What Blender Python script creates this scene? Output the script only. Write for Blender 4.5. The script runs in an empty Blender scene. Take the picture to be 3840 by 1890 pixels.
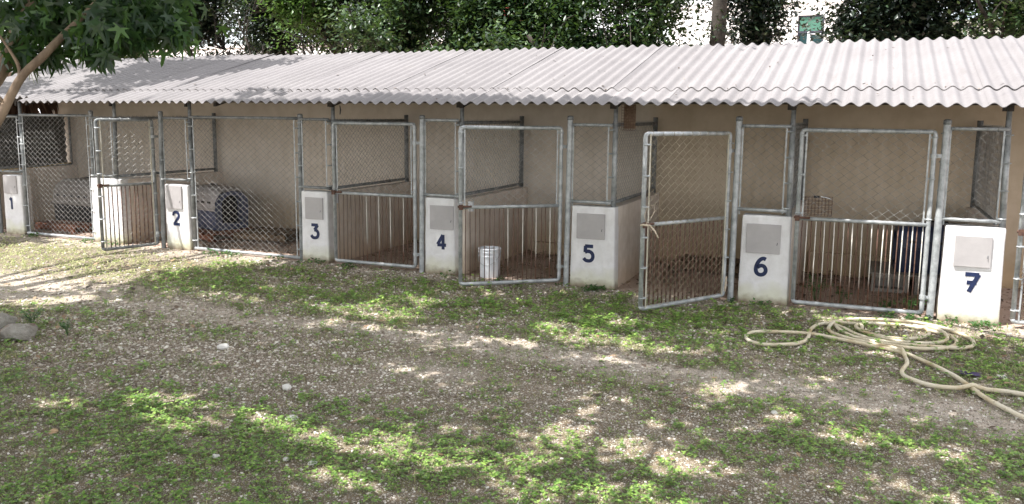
import bpy, math, random
import numpy as np
from mathutils import Vector, Matrix
R = math.radians
rng = np.random.default_rng(7)
random.seed(7)
scene = bpy.context.scene
COL = scene.collection

# ------------------------------------------------------------------ camera
cam_d = bpy.data.cameras.new("camera")
cam = bpy.data.objects.new("camera", cam_d)
COL.objects.link(cam)
cam_d.sensor_width = 36.0
cam_d.lens = 29.35
cam_d.shift_y = -0.01764
cam_d.clip_start = 0.05
cam_d.clip_end = 400
YAW, PITCH, ROLL = R(23.165), R(8.136), R(0.534)
CAM = Vector((0, -9.635, 2.1))
fwd = Vector((-math.sin(YAW) * math.cos(PITCH), math.cos(YAW) * math.cos(PITCH), -math.sin(PITCH)))
rgt = Vector((math.cos(YAW), math.sin(YAW), 0))
upv = rgt.cross(fwd)
r2 = rgt * math.cos(ROLL) + upv * math.sin(ROLL)
u2 = -rgt * math.sin(ROLL) + upv * math.cos(ROLL)
m = Matrix.Identity(4)
for i in range(3):
    m[i][0], m[i][1], m[i][2], m[i][3] = r2[i], u2[i], -fwd[i], CAM[i]
cam.matrix_world = m
scene.camera = cam

# ------------------------------------------------------------------ light
SUN = Vector((-0.95, -1.0, 2.6)).normalized()          # towards the sun
EL = math.asin(SUN.z)
AZ = math.atan2(SUN.x, SUN.y)
world = bpy.data.worlds.new("World")
scene.world = world
world.use_nodes = True
wn = world.node_tree
sky = wn.nodes.new("ShaderNodeTexSky")
sky.sky_type = 'NISHITA'
sky.sun_disc = False
sky.sun_elevation = EL
sky.sun_rotation = AZ
sky.air_density = 1.0
sky.dust_density = 1.5
bg = wn.nodes["Background"]
bg.inputs[1].default_value = 0.15
# broken white cloud over the blue
w_tc = wn.nodes.new("ShaderNodeTexCoord"); w_mp = wn.nodes.new("ShaderNodeMapping"); w_mp.inputs["Scale"].default_value = (1.0, 1.0, 2.6)
w_nz = wn.nodes.new("ShaderNodeTexNoise"); w_nz.inputs["Scale"].default_value = 2.2; w_nz.inputs["Detail"].default_value = 8
w_cr = wn.nodes.new("ShaderNodeValToRGB"); w_cr.color_ramp.elements[0].position = 0.36; w_cr.color_ramp.elements[1].position = 0.50
w_mx = wn.nodes.new("ShaderNodeMix"); w_mx.data_type = 'RGBA'; w_mx.inputs[7].default_value = (7.6, 7.5, 7.6, 1)
wn.links.new(w_tc.outputs["Generated"], w_mp.inputs[0]); wn.links.new(w_mp.outputs[0], w_nz.inputs["Vector"])
wn.links.new(w_nz.outputs["Fac"], w_cr.inputs[0]); wn.links.new(w_cr.outputs[0], w_mx.inputs[0])
wn.links.new(sky.outputs[0], w_mx.inputs[6]); wn.links.new(w_mx.outputs[2], bg.inputs[0])
sl = bpy.data.lights.new("sun", 'SUN')
sl.energy = 4.3
sl.angle = R(0.5)
sl.color = (1.0, 0.965, 0.925)
so = bpy.data.objects.new("sun", sl)
COL.objects.link(so)
so.rotation_euler = SUN.to_track_quat('Z', 'Y').to_euler()
scene.view_settings.view_transform = 'Standard'
scene.view_settings.look = 'None'
scene.view_settings.gamma = 1.0
scene.view_settings.exposure = 1.3
scene.cycles.max_bounces = 8
scene.cycles.diffuse_bounces = 4
scene.cycles.transparent_max_bounces = 8

# ------------------------------------------------------------------ helpers
class MB:
    """collects verts and faces of one mesh"""
    def __init__(s):
        s.v = []; s.f = []; s.n = 0
    def add(s, v, f):
        v = np.asarray(v, float).reshape(-1, 3)
        s.v.append(v)
        s.f.extend([tuple(int(i) + s.n for i in q) for q in f])
        s.n += len(v)
        return s
    def box(s, c, d, rz=0.0):
        x, y, z = (k / 2 for k in d)
        p = np.array([(i, j, k) for k in (-z, z) for j in (-y, y) for i in (-x, x)])
        if rz:
            cz, sz = math.cos(rz), math.sin(rz)
            p = np.stack([p[:, 0] * cz - p[:, 1] * sz, p[:, 0] * sz + p[:, 1] * cz, p[:, 2]], 1)
        return s.add(p + np.array(c), [(0, 2, 3, 1), (4, 5, 7, 6), (0, 1, 5, 4), (2, 6, 7, 3), (0, 4, 6, 2), (1, 3, 7, 5)])
    def lohi(s, a, b):
        a, b = np.array(a, float), np.array(b, float)
        return s.box((a + b) / 2, b - a)
    def tube(s, pts, r, n=8, caps=True):
        P = np.asarray(pts, float)
        m_ = len(P)
        rr = np.full(m_, r, float) if np.isscalar(r) else np.asarray(r, float)
        T = np.gradient(P, axis=0)
        T /= np.linalg.norm(T, axis=1)[:, None] + 1e-12
        a = np.array([0, 0, 1.0]) if abs(T[0][2]) < 0.9 else np.array([1.0, 0, 0])
        U = np.cross(T[0], a); U /= np.linalg.norm(U)
        V = []
        ang = np.arange(n) * 2 * np.pi / n
        for i in range(m_):
            U = U - T[i] * U.dot(T[i]); U /= np.linalg.norm(U) + 1e-12
            W = np.cross(T[i], U)
            V.append(P[i] + rr[i] * (np.cos(ang)[:, None] * U + np.sin(ang)[:, None] * W))
        F = [(i * n + j, i * n + (j + 1) % n, (i + 1) * n + (j + 1) % n, (i + 1) * n + j) for i in range(m_ - 1) for j in range(n)]
        if caps:
            F.append(tuple(range(n))[::-1]); F.append(tuple((m_ - 1) * n + j for j in range(n)))
        return s.add(np.concatenate(V), F)
    def build(s, name, mat, parent=None, smooth=False, bevel=0):
        me = bpy.data.meshes.new(name)
        me.from_pydata(np.concatenate(s.v).tolist(), [], s.f)
        me.update()
        return link(name, me, mat, parent, smooth, bevel)

def link(name, me, mat, parent=None, smooth=False, bevel=0):
    o = bpy.data.objects.new(name, me)
    if mat: me.materials.append(mat)
    if smooth: me.polygons.foreach_set("use_smooth", [True] * len(me.polygons))
    COL.objects.link(o)
    if parent is not None:
        o.parent = parent
    if bevel:
        b = o.modifiers.new("bevel", 'BEVEL'); b.width = bevel; b.segments = 2; b.limit_method = 'ANGLE'; b.angle_limit = R(40)
    return o

def fast_mesh(name, V, F, mat, parent=None, smooth=False):
    """V (n,3), F (m,k) with constant k"""
    me = bpy.data.meshes.new(name)
    V = np.asarray(V, np.float32); F = np.asarray(F, np.int32)
    k = F.shape[1]
    me.vertices.add(len(V)); me.vertices.foreach_set("co", V.ravel())
    me.loops.add(F.size); me.loops.foreach_set("vertex_index", F.ravel())
    me.polygons.add(len(F))
    me.polygons.foreach_set("loop_start", np.arange(0, F.size, k, dtype=np.int32))
    me.polygons.foreach_set("loop_total", np.full(len(F), k, dtype=np.int32))
    me.update(calc_edges=True)
    me.validate()
    return link(name, me, mat, parent, smooth)

def tag(o, label=None, cat=None, group=None, kind=None):
    if label: o["label"] = label
    if cat: o["category"] = cat
    if group: o["group"] = group
    if kind: o["kind"] = kind
    return o

def empty(name, loc, label, cat, group=None, rz=0.0):
    o = bpy.data.objects.new(name, None)
    COL.objects.link(o)
    o.location = loc
    o.rotation_euler = (0, 0, rz)
    o.empty_display_size = 0.1
    return tag(o, label, cat, group)

def vnoise(x, y, seed=0):
    """smooth value noise in [0,1]"""
    x = np.asarray(x, float); y = np.asarray(y, float)
    xi = np.floor(x).astype(np.int64); yi = np.floor(y).astype(np.int64)
    fx = x - xi; fy = y - yi
    fx = fx * fx * (3 - 2 * fx); fy = fy * fy * (3 - 2 * fy)
    def h(a, b):
        n = (a * 374761393 + b * 668265263 + seed * 974634777) & 0xFFFFFFFF
        n = ((n ^ (n >> 13)) * 1274126177) & 0xFFFFFFFF
        return ((n ^ (n >> 16)) & 0xFFFF) / 65535.0
    return (h(xi, yi) * (1 - fx) + h(xi + 1, yi) * fx) * (1 - fy) + (h(xi, yi + 1) * (1 - fx) + h(xi + 1, yi + 1) * fx) * fy

def fbm(x, y, seed=0, oct=4):
    s = 0; a = 1; t = 0
    for i in range(oct):
        s = s + a * vnoise(x * 2 ** i, y * 2 ** i, seed + i * 17); t += a; a *= 0.55
    return s / t

# ------------------------------------------------------------------ materials
def mat_new(name):
    m_ = bpy.data.materials.new(name); m_.use_nodes = True
    nt = m_.node_tree
    return m_, nt, nt.nodes["Principled BSDF"], nt.nodes, nt.links

def N(nt, kind, **kw):
    n = nt.nodes.new(kind)
    for k, v in kw.items(): setattr(n, k, v)
    return n

def noise_col(nt, scale, detail, stops, coord='Object', vec=None, rough=0.6, dist=0.0):
    tc = N(nt, "ShaderNodeTexCoord")
    nz = N(nt, "ShaderNodeTexNoise")
    nz.inputs["Scale"].default_value = scale; nz.inputs["Detail"].default_value = detail
    nz.inputs["Roughness"].default_value = rough; nz.inputs["Distortion"].default_value = dist
    if vec is not None:
        mp = N(nt, "ShaderNodeMapping"); mp.inputs["Scale"].default_value = vec
        nt.links.new(tc.outputs[coord], mp.inputs[0]); nt.links.new(mp.outputs[0], nz.inputs["Vector"])
    else:
        nt.links.new(tc.outputs[coord], nz.inputs["Vector"])
    cr = N(nt, "ShaderNodeValToRGB")
    el = cr.color_ramp.elements
    while len(el) < len(stops): el.new(0.5)
    for e, (p, c) in zip(el, stops):
        e.position = p; e.color = (*c, 1) if len(c) == 3 else c
    nt.links.new(nz.outputs["Fac"], cr.inputs[0])
    return cr.outputs[0], nz

def mix(nt, a, b, fac, mode='MIX'):
    n = N(nt, "ShaderNodeMix", data_type='RGBA', blend_type=mode)
    def put(sock, v):
        if hasattr(v, "is_output"): nt.links.new(v, sock)
        elif isinstance(v, (int, float)): sock.default_value = v
        else: sock.default_value = (*v, 1)
    put(n.inputs[0], fac); put(n.inputs[6], a); put(n.inputs[7], b)
    return n.outputs[2]

def bump(nt, bsdf, src, strength=0.3, dist=0.01):
    b = N(nt, "ShaderNodeBump"); b.inputs["Strength"].default_value = strength; b.inputs["Distance"].default_value = dist
    nt.links.new(src, b.inputs["Height"]); nt.links.new(b.outputs[0], bsdf.inputs["Normal"])

def simple(name, c1, c2, scale=6, rough=0.8, metal=0.0, bmp=0.0, bscale=60, bd=0.003, vec=None, lo=0.35, hi=0.65, spec=0.5):
    m_, nt, b, nn, lk = mat_new(name)
    col, nz = noise_col(nt, scale, 6, [(lo, c1), (hi, c2)], vec=vec)
    lk.new(col, b.inputs["Base Color"])
    b.inputs["Roughness"].default_value = rough; b.inputs["Metallic"].default_value = metal
    b.inputs["Specular IOR Level"].default_value = spec
    if bmp:
        _, n2 = noise_col(nt, bscale, 4, [(0, (0, 0, 0)), (1, (1, 1, 1))])
        bump(nt, b, n2.outputs["Fac"], bmp, bd)
    return m_

def z_mask(nt, z0, z1, wobble=0.0, scale=5.0):
    """1 below z0 falling to 0 above z1, world height, ragged edge"""
    g = N(nt, "ShaderNodeNewGeometry"); sx = N(nt, "ShaderNodeSeparateXYZ")
    nt.links.new(g.outputs["Position"], sx.inputs[0])
    z = sx.outputs[2]
    if wobble:
        nz = N(nt, "ShaderNodeTexNoise"); nz.inputs["Scale"].default_value = scale; nz.inputs["Detail"].default_value = 5
        nt.links.new(g.outputs["Position"], nz.inputs["Vector"])
        a = N(nt, "ShaderNodeMath", operation='MULTIPLY_ADD'); a.inputs[1].default_value = -wobble * 2; 
        nt.links.new(nz.outputs["Fac"], a.inputs[0]); 
        a2 = N(nt, "ShaderNodeMath", operation='ADD'); a2.inputs[1].default_value = wobble
        nt.links.new(z, a.inputs[2]); nt.links.new(a.outputs[0], a2.inputs[0]); z = a2.outputs[0]
    mr = N(nt, "ShaderNodeMapRange"); mr.inputs[1].default_value = z0; mr.inputs[2].default_value = z1
    mr.inputs[3].default_value = 1.0; mr.inputs[4].default_value = 0.0
    nt.links.new(z, mr.inputs[0])
    return mr.outputs[0]

M = {}
M['galv'] = simple("galvanised_steel", (0.27, 0.29, 0.30), (0.50, 0.52, 0.53), 14, 0.5, 0.35, 0.15, 90, 0.001)
M['galv_old'] = simple("weathered_steel", (0.13, 0.14, 0.145), (0.30, 0.31, 0.31), 10, 0.6, 0.35, 0.15, 90, 0.001)
M['galv_stain'] = simple("stained_steel", (0.36, 0.33, 0.24), (0.62, 0.60, 0.52), 5, 0.6, 0.15, 0.1, 90, 0.001)
M['wire'] = simple("mesh_wire", (0.20, 0.20, 0.19), (0.36, 0.36, 0.35), 8, 0.5, 0.25)
M['wire_gold'] = simple("yellowed_mesh_wire", (0.22, 0.18, 0.12), (0.40, 0.35, 0.25), 8, 0.6, 0.2)
M['rust'] = simple("rusty_bar", (0.06, 0.03, 0.024), (0.15, 0.08, 0.055), 30, 0.9, 0.0, 0.4, 150, 0.002)
def mat_whitebar():
    m_, nt, b, nn, lk = mat_new("flaking_white_bar")
    col, nz = noise_col(nt, 18, 6, [(0.40, (0.14, 0.07, 0.04)), (0.47, (0.62, 0.60, 0.55))], vec=(1, 1, 0.35))
    msk = z_mask(nt, 0.25, 0.45, 0.15, 9)
    lk.new(mix(nt, col, (0.14, 0.06, 0.035), msk), b.inputs["Base Color"]); b.inputs["Roughness"].default_value = 0.8
    return m_
M['whitebar'] = mat_whitebar()
def mat_whitewall():
    m_, nt, b, nn, lk = mat_new("whitewashed_render")
    c1, n1 = noise_col(nt, 2.2, 8, [(0.30, (0.70, 0.69, 0.70)), (0.62, (0.77, 0.76, 0.77))])
    c2, n2 = noise_col(nt, 9, 8, [(0.42, (0.70, 0.68, 0.65)), (0.60, (1, 1, 1))])
    col = mix(nt, c1, c2, 0.25, 'MULTIPLY')
    moss = z_mask(nt, 0.0, 0.26, 0.12, 6)
    col = mix(nt, col, (0.58, 0.58, 0.40), moss)
    dirt = z_mask(nt, 0.0, 0.11, 0.07, 14)
    col = mix(nt, col, (0.24, 0.19, 0.14), dirt)
    lk.new(col, b.inputs["Base Color"]); b.inputs["Roughness"].default_value = 0.9
    _, n3 = noise_col(nt, 22, 6, [(0, (0, 0, 0)), (1, (1, 1, 1))])
    bump(nt, b, n3.outputs["Fac"], 0.7, 0.008)
    return m_
M['white'] = mat_whitewall()
def mat_tan(name, a, c, pale=None, green=0.5):
    m_, nt, b, nn, lk = mat_new(name)
    c1, n1 = noise_col(nt, 0.9, 8, [(0.30, a), (0.68, c)], coord='Object')
    c2, n2 = noise_col(nt, 7, 8, [(0.38, (0.80, 0.77, 0.72)), (0.60, (1, 1, 1))])
    col = mix(nt, c1, c2, 0.5, 'MULTIPLY')
    # rain streaks
    c3, n3 = noise_col(nt, 2.0, 6, [(0.45, (1, 1, 1)), (0.72, (0.72, 0.68, 0.60))], vec=(4, 4, 0.35))
    col = mix(nt, col, c3, 0.5, 'MULTIPLY')
    low = z_mask(nt, 0.05, 0.4, 0.25, 2.5)
    col = mix(nt, col, mix(nt, col, (0.92, 0.84, 0.74), 1.0, 'MULTIPLY'), low)
    lk.new(col, b.inputs["Base Color"]); b.inputs["Roughness"].default_value = 0.95
    _, n4 = noise_col(nt, 30, 6, [(0, (0, 0, 0)), (1, (1, 1, 1))])
    bump(nt, b, n4.outputs["Fac"], 0.35, 0.005)
    return m_
M['tan'] = mat_tan("tan_render", (0.68, 0.60, 0.53), (0.78, 0.70, 0.63))
def mat_rear():
    m_, nt, b, nn, lk = mat_new("rear_wall_render")
    # older bays are greyer, the newer bays (from x = -2.3 on) are tan; upper strip in the middle is pale
    g = N(nt, "ShaderNodeNewGeometry"); sx = N(nt, "ShaderNodeSeparateXYZ"); lk.new(g.outputs["Position"], sx.inputs[0])
    c1, n1 = noise_col(nt, 0.8, 8, [(0.30, (0.60, 0.535, 0.455)), (0.70, (0.67, 0.605, 0.525))])
    c1b, _ = noise_col(nt, 1.0, 8, [(0.30, (0.50, 0.415, 0.31)), (0.70, (0.57, 0.48, 0.37))])
    a = N(nt, "ShaderNodeTexNoise"); a.inputs["Scale"].default_value = 1.6; lk.new(g.outputs["Position"], a.inputs["Vector"])
    ad = N(nt, "ShaderNodeMath", operation='MULTIPLY_ADD'); ad.inputs[1].default_value = 0.8
    lk.new(a.outputs["Fac"], ad.inputs[0]); lk.new(sx.outputs[0], ad.inputs[2])
    mr = N(nt, "ShaderNodeMapRange"); mr.inputs[1].default_value = -2.6; mr.inputs[2].default_value = -2.35; lk.new(ad.outputs[0], mr.inputs[0])
    col = mix(nt, c1, c1b, mr.outputs[0])
    c2, n2 = noise_col(nt, 6, 8, [(0.38, (0.80, 0.78, 0.74)), (0.60, (1, 1, 1))])
    col = mix(nt, col, c2, 0.45, 'MULTIPLY')
    c3, n3 = noise_col(nt, 1.6, 6, [(0.48, (1, 1, 1)), (0.75, (0.74, 0.70, 0.62))], vec=(3, 3, 0.6))
    col = mix(nt, col, c3, 0.28, 'MULTIPLY')
    low = z_mask(nt, 0.05, 0.7, 0.3, 2.0)
    col = mix(nt, col, mix(nt, col, (0.90, 0.80, 0.66), 1.0, 'MULTIPLY'), low)
    lk.new(col, b.inputs["Base Color"]); b.inputs["Roughness"].default_value = 0.95
    _, n4 = noise_col(nt, 26, 6, [(0, (0, 0, 0)), (1, (1, 1, 1))])
    bump(nt, b, n4.outputs["Fac"], 0.3, 0.005)
    return m_
M['rear'] = mat_rear()
M['hatch'] = simple("grey_sheet_plate", (0.36, 0.34, 0.345), (0.43, 0.41, 0.41), 4, 0.55, 0.0, 0.05, 40, 0.001)
M['blue'] = simple("navy_paint", (0.003, 0.009, 0.045), (0.006, 0.018, 0.08), 30, 0.6)
def mat_roof():
    m_, nt, b, nn, lk = mat_new("fibre_cement_sheet")
    c1, n1 = noise_col(nt, 1.3, 8, [(0.30, (0.172, 0.162, 0.166)), (0.70, (0.213, 0.202, 0.205))])
    c2, n2 = noise_col(nt, 35, 8, [(0.36, (0.86, 0.85, 0.85)), (0.62, (1, 1, 1))])
    col = mix(nt, c1, c2, 0.7, 'MULTIPLY')
    c3, n3 = noise_col(nt, 3.0, 5, [(0.62, (1, 1, 1)), (0.78, (0.72, 0.68, 0.62))], vec=(3, 0.5, 1))
    col = mix(nt, col, c3, 0.4, 'MULTIPLY')
    oi = N(nt, "ShaderNodeObjectInfo"); mr = N(nt, "ShaderNodeMapRange"); mr.inputs[3].default_value = 0.92; mr.inputs[4].default_value = 1.06
    lk.new(oi.outputs["Random"], mr.inputs[0])
    cc = N(nt, "ShaderNodeCombineColor"); [lk.new(mr.outputs[0], cc.inputs[i]) for i in range(3)]
    col = mix(nt, col, cc.outputs[0], 1.0, 'MULTIPLY')
    lk.new(col, b.inputs["Base Color"]); b.inputs["Roughness"].default_value = 0.85
    _, n4 = noise_col(nt, 60, 6, [(0, (0, 0, 0)), (1, (1, 1, 1))])
    bump(nt, b, n4.outputs["Fac"], 0.25, 0.003)
    return m_
M['roof'] = mat_roof()
M['darksteel'] = simple("dark_purlin", (0.03, 0.027, 0.025), (0.07, 0.06, 0.055), 8, 0.8)
M['sheet'] = simple("dark_corrugated_metal", (0.05, 0.052, 0.05), (0.105, 0.105, 0.10), 3, 0.7, 0.1)
M['wood'] = simple("old_pallet_wood", (0.10, 0.065, 0.04), (0.22, 0.155, 0.10), 5, 0.9, 0, 0.4, 40, 0.003, vec=(6, 1, 6))
M['redwood'] = simple("reddish_pallet_wood", (0.15, 0.055, 0.03), (0.26, 0.11, 0.065), 5, 0.9, 0, 0.4, 40, 0.003, vec=(6, 1, 6))
M['plastic_top'] = simple("beige_plastic", (0.34, 0.31, 0.31), (0.44, 0.41, 0.41), 5, 0.5)
M['plastic_grey'] = simple("dusty_grey_plastic", (0.20, 0.18, 0.165), (0.28, 0.255, 0.235), 5, 0.6)
M['plastic_blue'] = simple("navy_plastic", (0.025, 0.035, 0.085), (0.05, 0.065, 0.13), 5, 0.45)
M['plastic_slate'] = simple("slate_plastic", (0.07, 0.085, 0.15), (0.12, 0.135, 0.22), 5, 0.5)
M['black'] = simple("black_plastic", (0.012, 0.012, 0.015), (0.025, 0.025, 0.03), 5, 0.5)
M['bucket'] = simple("white_pail_plastic", (0.60, 0.62, 0.66), (0.72, 0.73, 0.76), 7, 0.4)
M['concrete'] = simple("grey_concrete_block", (0.26, 0.24, 0.21), (0.38, 0.355, 0.32), 9, 0.95, 0, 0.5, 50, 0.004)
def mat_hose():
    m_, nt, b, nn, lk = mat_new("cream_hose")
    c1, n1 = noise_col(nt, 3.5, 5, [(0.34, (0.40, 0.28, 0.14)), (0.46, (0.54, 0.47, 0.33)), (0.70, (0.64, 0.59, 0.48))])
    c2, _ = noise_col(nt, 24, 4, [(0.30, (0.45, 0.42, 0.34)), (0.37, (1, 1, 1))])
    lk.new(mix(nt, c1, c2, 0.7, 'MULTIPLY'), b.inputs["Base Color"]); b.inputs["Roughness"].default_value = 0.5
    return m_
M['hose'] = mat_hose()
def mat_leaf(name, stops, trans=0.35, rough=0.45, tcol=(0.25, 0.45, 0.06)):
    m_, nt, b, nn, lk = mat_new(name)
    g = N(nt, "ShaderNodeNewGeometry"); cr = N(nt, "ShaderNodeValToRGB")
    el = cr.color_ramp.elements
    while len(el) < len(stops): el.new(0.5)
    for e, (p, c) in zip(el, stops): e.position = p; e.color = (*c, 1)
    lk.new(g.outputs["Random Per Island"], cr.inputs[0])
    lk.new(cr.outputs[0], b.inputs["Base Color"]); b.inputs["Roughness"].default_value = rough
    tr = N(nt, "ShaderNodeBsdfTranslucent")
    lk.new(mix(nt, cr.outputs[0], tcol, 0.5), tr.inputs[0])
    mx = N(nt, "ShaderNodeMixShader"); mx.inputs[0].default_value = trans
    lk.new(b.outputs[0], mx.inputs[1]); lk.new(tr.outputs[0], mx.inputs[2])
    lk.new(mx.outputs[0], nn["Material Output"].inputs[0])
    return m_
M['leaf_big'] = mat_leaf("lobed_leaf", [(0, (0.009, 0.027, 0.012)), (0.7, (0.020, 0.052, 0.017)), (1, (0.08, 0.17, 0.04))], 0.25)
M['leaf_bg'] = mat_leaf("glossy_leaf", [(0, (0.008, 0.021, 0.009)), (0.5, (0.016, 0.040, 0.014)), (0.88, (0.035, 0.072, 0.024)), (1, (0.11, 0.17, 0.06))], 0.15, 0.4)
M['leaf_bg2'] = mat_leaf("yellowish_leaf", [(0, (0.04, 0.09, 0.02)), (0.5, (0.07, 0.15, 0.035)), (1, (0.13, 0.22, 0.06))], 0.3, 0.4)
M['leaf_dark'] = mat_leaf("dark_leaf", [(0, (0.007, 0.013, 0.009)), (0.7, (0.014, 0.026, 0.017)), (1, (0.045, 0.075, 0.04))], 0.06, 0.4)
M['grass'] = mat_leaf("grass_blade", [(0, (0.11, 0.16, 0.05)), (0.45, (0.20, 0.25, 0.085)), (0.75, (0.31, 0.31, 0.13)), (1, (0.46, 0.39, 0.22))], 0.3, 0.6)
M['clover'] = mat_leaf("clover_leaf", [(0, (0.075, 0.155, 0.03)), (0.5, (0.175, 0.32, 0.06)), (1, (0.36, 0.51, 0.12))], 0.35, 0.5)
M['leaf_shade'] = mat_leaf("thin_leaf", [(0, (0.07, 0.12, 0.05)), (1, (0.13, 0.20, 0.08))], 0.45, 0.5, (0.3, 0.4, 0.15))
M['weed'] = mat_leaf("weed_leaf", [(0, (0.03, 0.08, 0.025)), (1, (0.07, 0.16, 0.05))], 0.3, 0.5)
M['litter'] = mat_leaf("dead_leaf", [(0, (0.045, 0.03, 0.022)), (0.5, (0.11, 0.075, 0.05)), (0.8, (0.22, 0.14, 0.08)), (1, (0.36, 0.25, 0.15))], 0.1, 0.8, (0.3, 0.2, 0.1))
M['stone'] = mat_leaf("limestone_chip", [(0, (0.16, 0.125, 0.095)), (0.42, (0.34, 0.29, 0.235)), (0.8, (0.52, 0.47, 0.40)), (1, (0.78, 0.75, 0.69))], 0.0, 0.9)
M['bark'] = simple("smooth_grey_bark", (0.14, 0.10, 0.07), (0.27, 0.20, 0.14), 12, 0.9, 0, 0.5, 30, 0.01, vec=(1, 1, 0.4))
M['bark_dark'] = simple("dark_bark", (0.02, 0.017, 0.014), (0.06, 0.05, 0.04), 5, 0.95, 0, 0.6, 20, 0.02)
M['thatch'] = mat_leaf("dry_frond", [(0, (0.04, 0.022, 0.016)), (0.6, (0.10, 0.06, 0.04)), (1, (0.20, 0.13, 0.09))], 0.1, 0.9, (0.2, 0.1, 0.05))
def mat_rock():
    m_, nt, b, nn, lk = mat_new("field_rock")
    c1, _ = noise_col(nt, 5, 8, [(0.34, (0.17, 0.10, 0.07)), (0.46, (0.27, 0.245, 0.21)), (0.72, (0.44, 0.42, 0.38))])
    lk.new(c1, b.inputs["Base Color"]); b.inputs["Roughness"].default_value = 0.95
    _, n4 = noise_col(nt, 16, 8, [(0, (0, 0, 0)), (1, (1, 1, 1))]); bump(nt, b, n4.outputs["Fac"], 1.0, 0.06)
    return m_
M['rock'] = mat_rock()
M['bldg_white'] = simple("white_stucco", (0.76, 0.75, 0.73), (0.82, 0.81, 0.79), 1.2, 0.9, 0, 0.2, 30, 0.004)
M['bldg_beige'] = simple("sage_beige_stucco", (0.30, 0.31, 0.27), (0.36, 0.37, 0.32), 1.5, 0.9)
M['glass'] = simple("dark_window_glass", (0.012, 0.035, 0.04), (0.02, 0.05, 0.055), 2, 0.1)
M['frame'] = simple("navy_window_frame", (0.02, 0.02, 0.035), (0.03, 0.03, 0.05), 5, 0.5)
M['blind'] = simple("green_blind", (0.04, 0.13, 0.09), (0.05, 0.16, 0.115), 4, 0.7)
M['teal'] = simple("teal_glazing", (0.06, 0.28, 0.27), (0.09, 0.36, 0.34), 4, 0.3)
M['redpaint'] = simple("faded_red_paint", (0.36, 0.05, 0.03), (0.50, 0.09, 0.06), 6, 0.8)
M['yellow'] = simple("yellow_cable_sheath", (0.50, 0.34, 0.06), (0.60, 0.42, 0.10), 6, 0.6)
M['rope'] = simple("frayed_beige_rope", (0.40, 0.33, 0.24), (0.60, 0.52, 0.42), 30, 0.95)
M['purple'] = simple("dark_purple_rag", (0.03, 0.02, 0.06), (0.07, 0.05, 0.12), 20, 0.9)

# ------------------------------------------------------------------ ground
def seg_dist(x, y, pts):
    d = np.full(np.shape(x), 1e9)
    for (ax, ay), (bx, by) in zip(pts[:-1], pts[1:]):
        vx, vy = bx - ax, by - ay
        t = np.clip(((x - ax) * vx + (y - ay) * vy) / (vx * vx + vy * vy), 0, 1)
        d = np.minimum(d, np.hypot(x - ax - t * vx, y - ay - t * vy))
    return d
PATH = [(-12.5, -3.6), (-9.01, -3.25), (-7.22, -3.05), (-5.64, -3.05), (-4.64, -2.78), (-2.94, -2.85), (-1.71, -2.97), (-0.59, -2.95), (0.28, -3.0), (1.11, -3.08), (4, -3.2)]
def blob(x, y, cx, cy, rx, ry):
    return np.exp(-(((x - cx) / rx) ** 2 + ((y - cy) / ry) ** 2))
def masks(x, y):
    """grass density, bare-path weight, gravel weight; all 0..1 in world coordinates"""
    n1 = fbm(x * 0.9, y * 1.1, 3); n2 = fbm(x * 3.1, y * 3.4, 11); n3 = fbm(x * 9, y * 9, 23)
    path = np.clip(1.25 - seg_dist(x + (n1 - .5) * .8, y + (n2 - .5) * .5, PATH) / 0.34, 0, 1)
    path = np.maximum(path, np.clip(1.3 * blob(x, y, -9.3, -2.75, 1.6, .55), 0, 1))
    path = np.maximum(path, 0.8 * blob(x, y, -3.2, -3.75, .5, .28))
    edge = -y + (n2 - .5) * .5 + (n3 - .5) * .2
    strip = np.clip(1.25 - edge / 0.45, 0, 1)                 # dusty strip along the pen fronts
    strip = np.where((x < -7.0), np.clip(1.3 - edge / 0.6, 0, 1), strip)
    path = np.maximum(path, np.where(y > 0, 1, strip))
    grav = blob(x, y, -5.3, -4.1, 1.5, .75) + 0.8 * blob(x, y, -4.0, -4.5, 1.2, .5) + 0.5 * blob(x, y, -6.5, -3.6, 1.2, .5) + 0.5 * blob(x, y, -1.5, -4.1, 1.3, .4) + .35 * blob(x, y, -1.2, -1.6, 1.2, .5)
    grav = np.clip(grav * (0.5 + n1), 0, 1)
    n4 = fbm(x * 20, y * 20, 29, 2)
    g = 0.50 + 0.9 * (n1 - 0.5) + 1.5 * (n2 - 0.5) + 1.7 * (n3 - .5) + 2.6 * (n4 - .5)
    g = g + 0.22 * np.clip((-4.6 - y) / .6, 0, 1) + 0.35 * blob(x, y, -3.6, -5.5, 1.2, .42) + 0.2 * blob(x, y, -2.3, -5.2, 1.4, .6) + 0.3 * blob(x, y, 0.4, -4.1, 1.2, .8)
    g = g - .04 + 0.22 * blob(x, y, -3.2, -1.5, 1.9, .6) + 0.22 * blob(x, y, -0.9, -1.9, 1.6, .7) + .35 * blob(x, y, 1.2, -1.6, .8, .8) + 0.3 * blob(x, y, -6.2, -1.8, 1.2, .6) + .15 * blob(x, y, -9.5, -1.5, 1.8, .6)
    g = g + 0.30 * blob(x, y, -10.0, -1.6, 2.4, .7) * (y < -.5)
    g = g - 0.75 * np.clip(path, 0, 1) - 0.42 * grav
    g = np.where(y > 0.0, 0, np.clip(g, 0, 1))
    return g, np.clip(path, 0, 1), grav
def gheight(x, y):
    h = (fbm(x * 0.7, y * 0.7, 5) - 0.5) * 0.05 + (fbm(x * 6, y * 6, 8) - .5) * 0.018
    return h * np.clip(-y / 0.5, 0.25, 1)

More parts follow.
